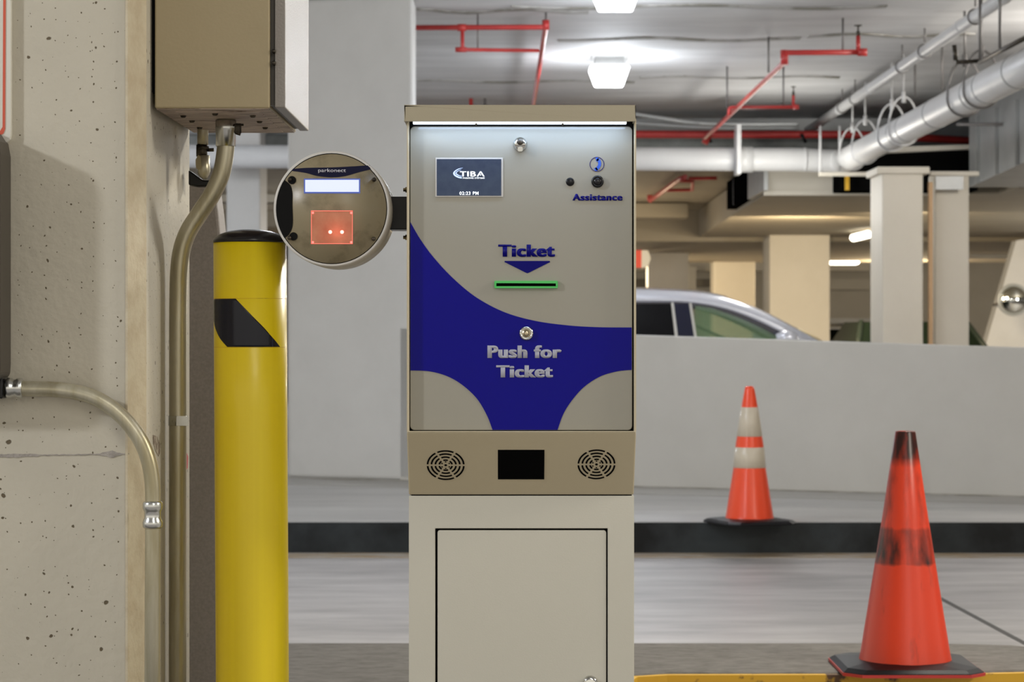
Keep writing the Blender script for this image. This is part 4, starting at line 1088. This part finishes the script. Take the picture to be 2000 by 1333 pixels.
# red main across the deck
ma, P = run('fire_main', 'thick red fire main running across the deck under the ceiling', [(700, 262, 192), (1000, 262, 192), (1668, 263, 190), (1935, 277, 189)], 0.040)
for x in (1385, 1570):
    p = W(x, 262, 193); mb = MB().tube([p + Vector((-0.03, -0.02, 0.0)), p + Vector((0.02, -0.02, -0.09))], 0.018, 10)
    mb.build('pipe_clamp', M['black'], ma)
# right branch: slopes back, crosses, ends in an upright head
rb_, P = run('sprinkler_pipe', 'sloping red sprinkler branch ending in an upright head near the slim white pipe', [(1375, 272, 196), (1532, 122, 266), (1530, 103, 266), (1684, 102, 266)], 0.020, rad=0.10)
fitting(P[3], 0.020, rb_); head(P[3] + Vector((-0.03, 0, 0)), rb_, 0.12, 0.016)
MB().tube([P[1] - Vector((0, 0, 0.02)), P[1] + Vector((0, 0, 0.09))], 0.029, 14).build('pipe_fitting', M['redpaint'], rb_)
MB().tube([P[0] + Vector((0.0, -0.05, -0.05)), P[0] + Vector((0.05, -0.05, 0.05))], 0.034, 14).build('pipe_fitting', M['redpaint'], rb_)
for x, y, s in ((1501, 142, 250), (1646, 103, 266)):
    rodz(W(x, y, s), CEIL).build('hanger_rod', M['rod'], rb_)
P = [W(1424, 226, 225), W(1424, 210, 225), W(1554, 209, 225)]
MB().tube(fillet(P, 0.05), 0.015, 16).build('cross_arm', M['redpaint'], rb_)
fitting(P[2], 0.015, rb_); head(P[2] + Vector((-0.02, 0, 0)), rb_, 0.10, 0.013)
for x in (1420, 1530): rodz(W(x, 210, 225), CEIL).build('hanger_rod', M['rod'], rb_)
# left branch by the pier
rl, P = run('sprinkler_pipe', 'red sprinkler pipe from the pier turning away above the machine', [(790, 54, 272), (1066, 53, 272), (1040, 215, 197), (1034, 258, 180)], 0.019, rad=0.05)
MB().tube([P[1] - Vector((0, 0, 0.02)), P[1] + Vector((0, 0, 0.05))], 0.026, 14).build('pipe_fitting', M['redpaint'], rl)
rodz(P[1], CEIL).build('hanger_rod', M['rod'], rl)
fitting(W(902, 54, 272), 0.018, rl)
P = [W(903, 58, 272), W(903, 97, 272), W(1052, 99, 268)]
MB().tube(fillet(P, 0.03), 0.0135, 16).build('lower_arm', M['redpaint'], rl)
MB().tube([P[1] + Vector((-0.05, 0, 0)), P[1] + Vector((0.03, 0, 0))], 0.019, 12).build('pipe_fitting', M['redpaint'], rl)
rodz(W(933, 98, 270), CEIL, 0.006).build('hanger_rod', M['rod'], rl)
# far upright heads just above the machine
for x, lab in ((920, 'short red sprinkler riser peeking over the left of the ticket machine hood'),):
    root = thing('sprinkler_riser', lab, 'sprinkler', W(x, 245, 198))
    head(W(x, 256, 198), root, 0.36, 0.020)
root = thing('hanger_rod', 'thin grey rod hanging over the ticket machine hood', 'rod', W(947, 250, 198)); rodz(W(947, 262, 198), CEIL, 0.010).build('rod', M['rod'], root)
# far sprinkler branch below the large pipe
rf, P = run('sprinkler_pipe', 'rust red sprinkler branch under the large white pipe right of the machine', [(1270, 392, 150), (1327, 350, 174), (1338, 346, 177)], 0.028, rad=0.05)
mb = MB().tube(fillet([W(1296, 372, 161), W(1352, 371, 161), W(1353, 354, 171), W(1322, 353, 173)], 0.04), 0.020, 12)
mb.tube([W(1345, 349, 174), W(1400, 348, 174)], 0.020, 12)
mb.build('branch_arm', M['redpaint'], rf)
MB().tube([P[0], P[0] + Vector((0.0, 0, 0.07))], 0.04, 12).build('pipe_fitting', M['redpaint'], rf)
# dark curved cable drooping under the far beam
dcv = MB().tube(smooth_path([W(1230, 417, 128), W(1270, 417, 128), W(1310, 420, 128), W(1346, 430, 128)], 6), 0.035, 12).build('cable', M['carcabin'])
tag(dcv, 'dark cable drooping under the far beam right of the machine', 'cable')
cv = MB().tube(smooth_path([W(1236, 222, 197), W(1300, 232, 197), W(1370, 241, 197), W(1480, 243, 197), W(1560, 242, 197)], 6), 0.020, 10)
cv.tube(smooth_path([W(1236, 240, 196), W(1320, 246, 196), W(1420, 250, 196), W(1560, 250, 196)], 6), 0.018, 10)
tag(cv.build('cable', M['duct']), 'grey cables sagging along the ceiling edge above the red main', 'cable')
# duct hanger trapeze near the large pipe at the right
tz = thing('trapeze_hanger', 'rusty dark trapeze bracket hanging above the large white pipe', 'bracket', W(1915, 120, 330))
mb = MB().tube([W(1864, 88, 300), W(1867, 118, 300)], 0.016, 8); mb.tube([W(1867, 122, 300), W(1912, 119, 300)], 0.014, 8)
mb.tube([W(1912, 122, 300), W(2010, 70, 330)], 0.016, 8)
mb.build('bracket_bar', M['darksteel'], tz)
for x, y, s in ((1914, 118, 300), (1953, 95, 315)):
    MB().tube([W(x, y, s), Vector((W(x, y, s).x, F / s, CEIL))], 0.010, 8).build('hanger_rod', M['rod'], tz)
for x, y, s, lab in ((1840, 175, 250, 'grey rod hanging in front of the large white pipe near its loop brackets'), (1787, 190, 236, 'slender grey rod hanging just left of the large pipe loops')):
    root = thing('hanger_rod', lab, 'rod', W(x, y, s)); rodz(W(x, y, s), CEIL, 0.009).build('rod', M['rod'], root)
# cross pipe and clips on the right soffit
pr_ = MB().tube([W(1868, 243, 215), W(2080, 243, 215)], 0.015, 10).build('conduit', M['rod'])
tag(pr_, 'thin dark conduit crossing above the ribbed duct side', 'conduit')

# ================================================================== CARS
def car(name, label, x_nose_px, s, paint, glassm, profile, win, group=None):
    pass
S = 216.0; YC = F / S; CW = 1.78       # near flank of the silver car
def cp(x, y): return Vector(((x - CX) / S, 0, H + (HY - y) / S))
sc_ = thing('car', 'silver car with curved roof parked behind the low white wall', 'car', (cp(1250, 0).x - 0.4, YC + CW / 2, 0.0))
roof = [(p.x, p.y) for p in smooth_path([Vector(q + (0,)) for q in ((840, 640), (900, 606), (980, 578), (1080, 566), (1180, 562.5), (1250, 563.5), (1330, 567), (1390, 573), (1440, 585), (1490, 604), (1545, 632), (1612, 668), (1650, 690))], 4)]
wtop = [(p.x, p.y) for p in smooth_path([Vector(q + (0,)) for q in ((900, 640), (950, 612), (1000, 600), (1080, 594), (1180, 591), (1250, 590.5), (1330, 591), (1385, 597), (1430, 608), (1480, 627), (1530, 651), (1570, 672), (1592, 690))], 4)]
def Q(xy, d):        # d: distance inwards from the near flank
    p = cp(*xy); return Vector((p.x, YC + d, p.z))
# side frame (roof rail) near and far, roof skin, lower body
n = len(roof)
mb = MB(); vs, fs = [], []
prof_d = [(0.12, 1.0), (0.16, 0.0)]
secs = []
for i in range(n):
    w, r = wtop[i], roof[i]
    line = [Q(w, 0.10), Q(((w[0] + r[0]) / 2 + 1, (w[1] + r[1]) / 2), 0.12), Q((r[0], r[1] + 3), 0.17), Q(r, 0.24), Q((r[0], r[1] - 4), 0.45), Q((r[0], r[1] - 6), CW / 2)]
    far = [Vector((p.x, 2 * YC + CW - p.y, p.z)) for p in line[:-1]][::-1]
    secs.append(line + far)
m_ = len(secs[0])
for i in range(n): vs += secs[i]
g0, g1 = 36, n - 1   # the windscreen replaces the roof skin at the front
for i in range(n - 1):
    x = roof[i][0]
    for k in range(m_ - 1):
        inner_ = 2 < k < m_ - 4
        if inner_ and (x > 1425 or x < 930): continue
        fs.append([i * m_ + k, (i + 1) * m_ + k, (i + 1) * m_ + k + 1, i * m_ + k + 1])
rf_ = MB().add(vs, fs, True).build('roof', M['carpaint'], sc_)
so = rf_.modifiers.new('thickness', 'SOLIDIFY'); so.thickness = 0.03; so.offset = -1
def skin(name, lo, hi, m):
    vs, fs = [], []
    idx = [i for i in range(n) if lo <= roof[i][0] <= hi]
    for i in idx:
        l = secs[i][3:m_ - 3]; vs += [p - Vector((0, 0, 0.012)) for p in l]
    w = len(secs[0][3:m_ - 3])
    for a in range(len(idx) - 1):
        for k in range(w - 1): fs.append([a * w + k, (a + 1) * w + k, (a + 1) * w + k + 1, a * w + k + 1])
    return MB().add(vs, fs, True).build(name, m, sc_)
skin('windscreen', 1400, 1660, M['carglass']); skin('rear_window', 830, 945, M['carglass_dark'])
# lower body shell
belt = H + (HY - 690) / S
body = [(760, 700), (735, 740), (738, 800), (770, 850), (1690, 850), (1880, 845), (1905, 800), (1890, 745), (1830, 715), (1740, 698), (1640, 690), (1250, 688), (900, 688)]
bp = [Vector((cp(x, y).x, YC, max(cp(x, y).z, 0.2))) for x, y in body]
bp[3].z = bp[4].z = bp[5].z = 0.22; bp[2].z = bp[6].z = 0.45; bp[1].z = bp[7].z = 0.72
MB().prism(bp, (0, CW, 0)).build('body', M['carpaint'], sc_, bevel=0.09, seg=4)
# glass on the near side and far side
for side in (0, 1):
    f_ = (lambda v: v) if side == 0 else (lambda v: Vector((v.x, 2 * YC + CW - v.y, v.z)))
    def pane(name, xa, xb, m, slant=0):
        t_ = [(x, y) for x, y in wtop if xa <= x <= xb]
        pts_ = [Q((xa, 690), 0.02)] + [Q((x, y + 1), 0.105) for x, y in t_] + [Q((xb + slant, 690), 0.02)]
        MB().prism([f_(v) for v in pts_], (0, 0.006 if side == 0 else -0.006, 0)).build(name, m, sc_)
    pane('rear_door_window', 1000, 1322, M['carglass_dark'])
    pane('quarter_window', 905, 992, M['carglass_dark'])
    pane('front_door_window', 1352, 1590, M['carglass'])
    pts_ = [Q((1316, 592), 0.095), Q((1352, 592), 0.095), Q((1366, 690), 0.01), Q((1328, 690), 0.01)]
    MB().prism([f_(v) for v in pts_], (0, 0.03 if side == 0 else -0.03, 0)).build('door_pillar', M['carblack'], sc_)
    pts_ = [Q((1312, 591), 0.088), Q((1317, 591), 0.088), Q((1328, 690), 0.005), Q((1322, 690), 0.005)]
    MB().prism([f_(v) for v in pts_], (0, 0.02 if side == 0 else -0.02, 0)).build('chrome_strip', M['steel'], sc_)
    pts_ = [Q((1347, 592), 0.088), Q((1352, 592), 0.088), Q((1366, 690), 0.005), Q((1361, 690), 0.005)]
    MB().prism([f_(v) for v in pts_], (0, 0.02 if side == 0 else -0.02, 0)).build('chrome_strip', M['steel'], sc_)
    tr = [Q((x, y - 1), 0.094) for x, y in wtop if 1000 <= x]; tr2 = [Q((x - (5 if x > 1400 else 0), y + 3 + max(0, (x - 1380) * 0.035)), 0.094) for x, y in wtop if 1000 <= x][::-1]
    MB().prism([f_(v) for v in tr + tr2], (0, 0.02 if side == 0 else -0.02, 0)).build('window_trim', M['carblack'], sc_)
    c = f_(Q((1535, 664), -0.14)); 
    MB().tube([c + Vector((-0.09, 0, -0.01)), c + Vector((-0.08, 0, 0)), c + Vector((-0.02, 0, 0.012)), c + Vector((0.05, 0, 0.005)), c + Vector((0.09, 0, -0.02))], [0.02, 0.06, 0.075, 0.065, 0.02], 18).build('side_mirror', M['carpaint'], sc_)
for x in (900, 1720):
    for yy in (YC + 0.10, YC + CW - 0.10):
        w = Vector((cp(x, 0).x, yy, 0.33))
        wh = MB().lathe([(0.20, -0.10), (0.31, -0.105), (0.33, -0.07), (0.33, 0.07), (0.31, 0.105), (0.20, 0.10)], w, 'Y', 36).build('wheel', M['tyre'], sc_)
        MB().lathe([(0.0, -0.098), (0.05, -0.104), (0.19, -0.085), (0.20, 0.085), (0.05, 0.104), (0.0, 0.098)], w, 'Y', 24).build('wheel_rim', M['steel'], wh)
# cabin
MB().box((cp(930, 0).x, YC + 0.12, belt - 0.25), (cp(1590, 0).x, YC + CW - 0.12, belt - 0.02)).build('cabin_floor', M['carcabin'], sc_)
for yy in (YC + 0.3, YC + 1.0):
    a = cp(1345, 0).x
    MB().prism([(a, yy, belt - 0.02), (a + 0.12, yy, belt - 0.02), (a + 0.02, yy, belt + 0.22), (a - 0.10, yy, belt + 0.22)], (0, 0.45, 0)).build('front_seat', M['carcabin'], sc_, bevel=0.03)
MB().prism([(cp(1500, 0).x, YC + 0.15, belt - 0.02), (cp(1590, 0).x, YC + 0.15, belt - 0.02), (cp(1520, 0).x, YC + 0.15, belt + 0.10)], (0, CW - 0.3, 0)).build('dashboard', M['carcabin'], sc_)
MB().prism([Q((1375, 640), 0.9), Q((1375, 634), 0.9), Q((1455, 668), 0.9), Q((1455, 676), 0.9)], (0, 0.03, 0)).build('belt_strap', M['carcabin'], sc_)
# wiper-like gold rail on the bonnet edge
MB().tube([Q((1566, 643), 0.26), Q((1612, 668), 0.26)], 0.012, 8).build('wiper', mat('gold_trim', (0.75, 0.62, 0.35), 0.3), sc_)

def far_car(label, px, s, w, h, facing):
    """dark car, nose toward the viewer"""
    p = W(px, 0, s); X, Y = p.x, p.y
    root = thing('car', label, 'car', (X, Y + 2, 0))
    L_ = 4.3; z1 = 0.88; z2 = h
    side = [(0.0, 0.30), (0.0, 0.68), (0.12, 0.80), (1.05, z1), (4.0, z1 + 0.05), (L_, 0.8), (L_, 0.3)]
    MB().prism([Vector((X - w / 2, Y + a, b)) for a, b in side], (w, 0, 0)).build('body', M['darkcar'], root, bevel=0.08, seg=3)
    a0, b0 = [Vector((X + q * (w / 2 - 0.06), Y + 0.95, z1 - 0.02)) for q in (-1, 1)]
    a1, b1 = [Vector((X + q * (w / 2 - 0.24), Y + 1.75, z2)) for q in (-1, 1)]
    a2_, b2_ = [Vector((X + q * (w / 2 - 0.24), Y + 3.2, z2)) for q in (-1, 1)]
    a3_, b3_ = [Vector((X + q * (w / 2 - 0.06), Y + 4.0, z1)) for q in (-1, 1)]
    MB().add([a1, b1, b2_, a2_, a1 - Vector((0, 0, .05)), b1 - Vector((0, 0, .05)), b2_ - Vector((0, 0, .05)), a2_ - Vector((0, 0, .05))], [(0, 1, 2, 3), (7, 6, 5, 4), (0, 4, 5, 1), (1, 5, 6, 2), (2, 6, 7, 3), (3, 7, 4, 0)]).build('roof', M['darkcar'], root, bevel=0.02)
    MB().prism([a0, b0, b1, a1], (0, 0.01, -0.01)).build('windscreen', M['farglass'], root)
    MB().prism([a3_, b3_, b2_, a2_], (0, -0.01, -0.01)).build('rear_window', M['farglass'], root)
    MB().prism([a0, a1, a2_, a3_], (0.01, 0, 0)).build('side_window', M['farglass'], root)
    MB().prism([b0, b1, b2_, b3_], (-0.01, 0, 0)).build('side_window', M['farglass'], root)
    for q, r in ((a0, a1), (b0, b1)): MB().tube([q, r], 0.035, 8).build('screen_pillar', M['darkcar'], root)
    for yy in (0.8, 3.4):
        for q in (-1, 1):
            MB().lathe([(0.15, -0.09), (0.30, -0.09), (0.31, 0), (0.30, 0.09), (0.15, 0.09)], (X + q * (w / 2 - 0.08), Y + yy, 0.31), 'X', 24).build('wheel', M['tyre'], root)
    for q in (-1, 1):
        MB().lathe([(0.0, -0.02), (0.07, -0.01), (0.08, 0.03)], (X + q * (w / 2 - 0.25), Y + 0.02, 0.66), 'Y', 16).build('headlamp', M['mirror'], root)
    return root
far_car('dark car seen between the wide cream pillar and the twin pillars', 1668, 134, 1.75, H + 0.05, 0)
far_car('dark green car beyond the twin pillars near the ramp wall', 1836, 172, 1.75, H + 0.13, 0)

# convex mirror on the ramp wall
p = W(1980, 586, 146)
cm = thing('convex_mirror', 'round convex traffic mirror fixed high on the sloping ramp wall', 'mirror', p + Vector((0, 0.2, 0)))
Rm = 30 / 146
MB().lathe([(0.0, -0.07), (Rm * 0.4, -0.062), (Rm * 0.75, -0.035), (Rm, 0.0)], p, 'Y', 40).build('mirror_dome', M['mirror'], cm)
MB().lathe([(Rm - 0.01, -0.005), (Rm + 0.012, -0.006), (Rm + 0.014, 0.02), (0, 0.03)], p, 'Y', 40).build('mirror_rim', M['duct'], cm)
MB().tube([p + Vector((0, 0.02, 0)), p + Vector((0, (F / 140 - F / 146), -0.05))], 0.02, 10).build('bracket', M['rod'], cm)
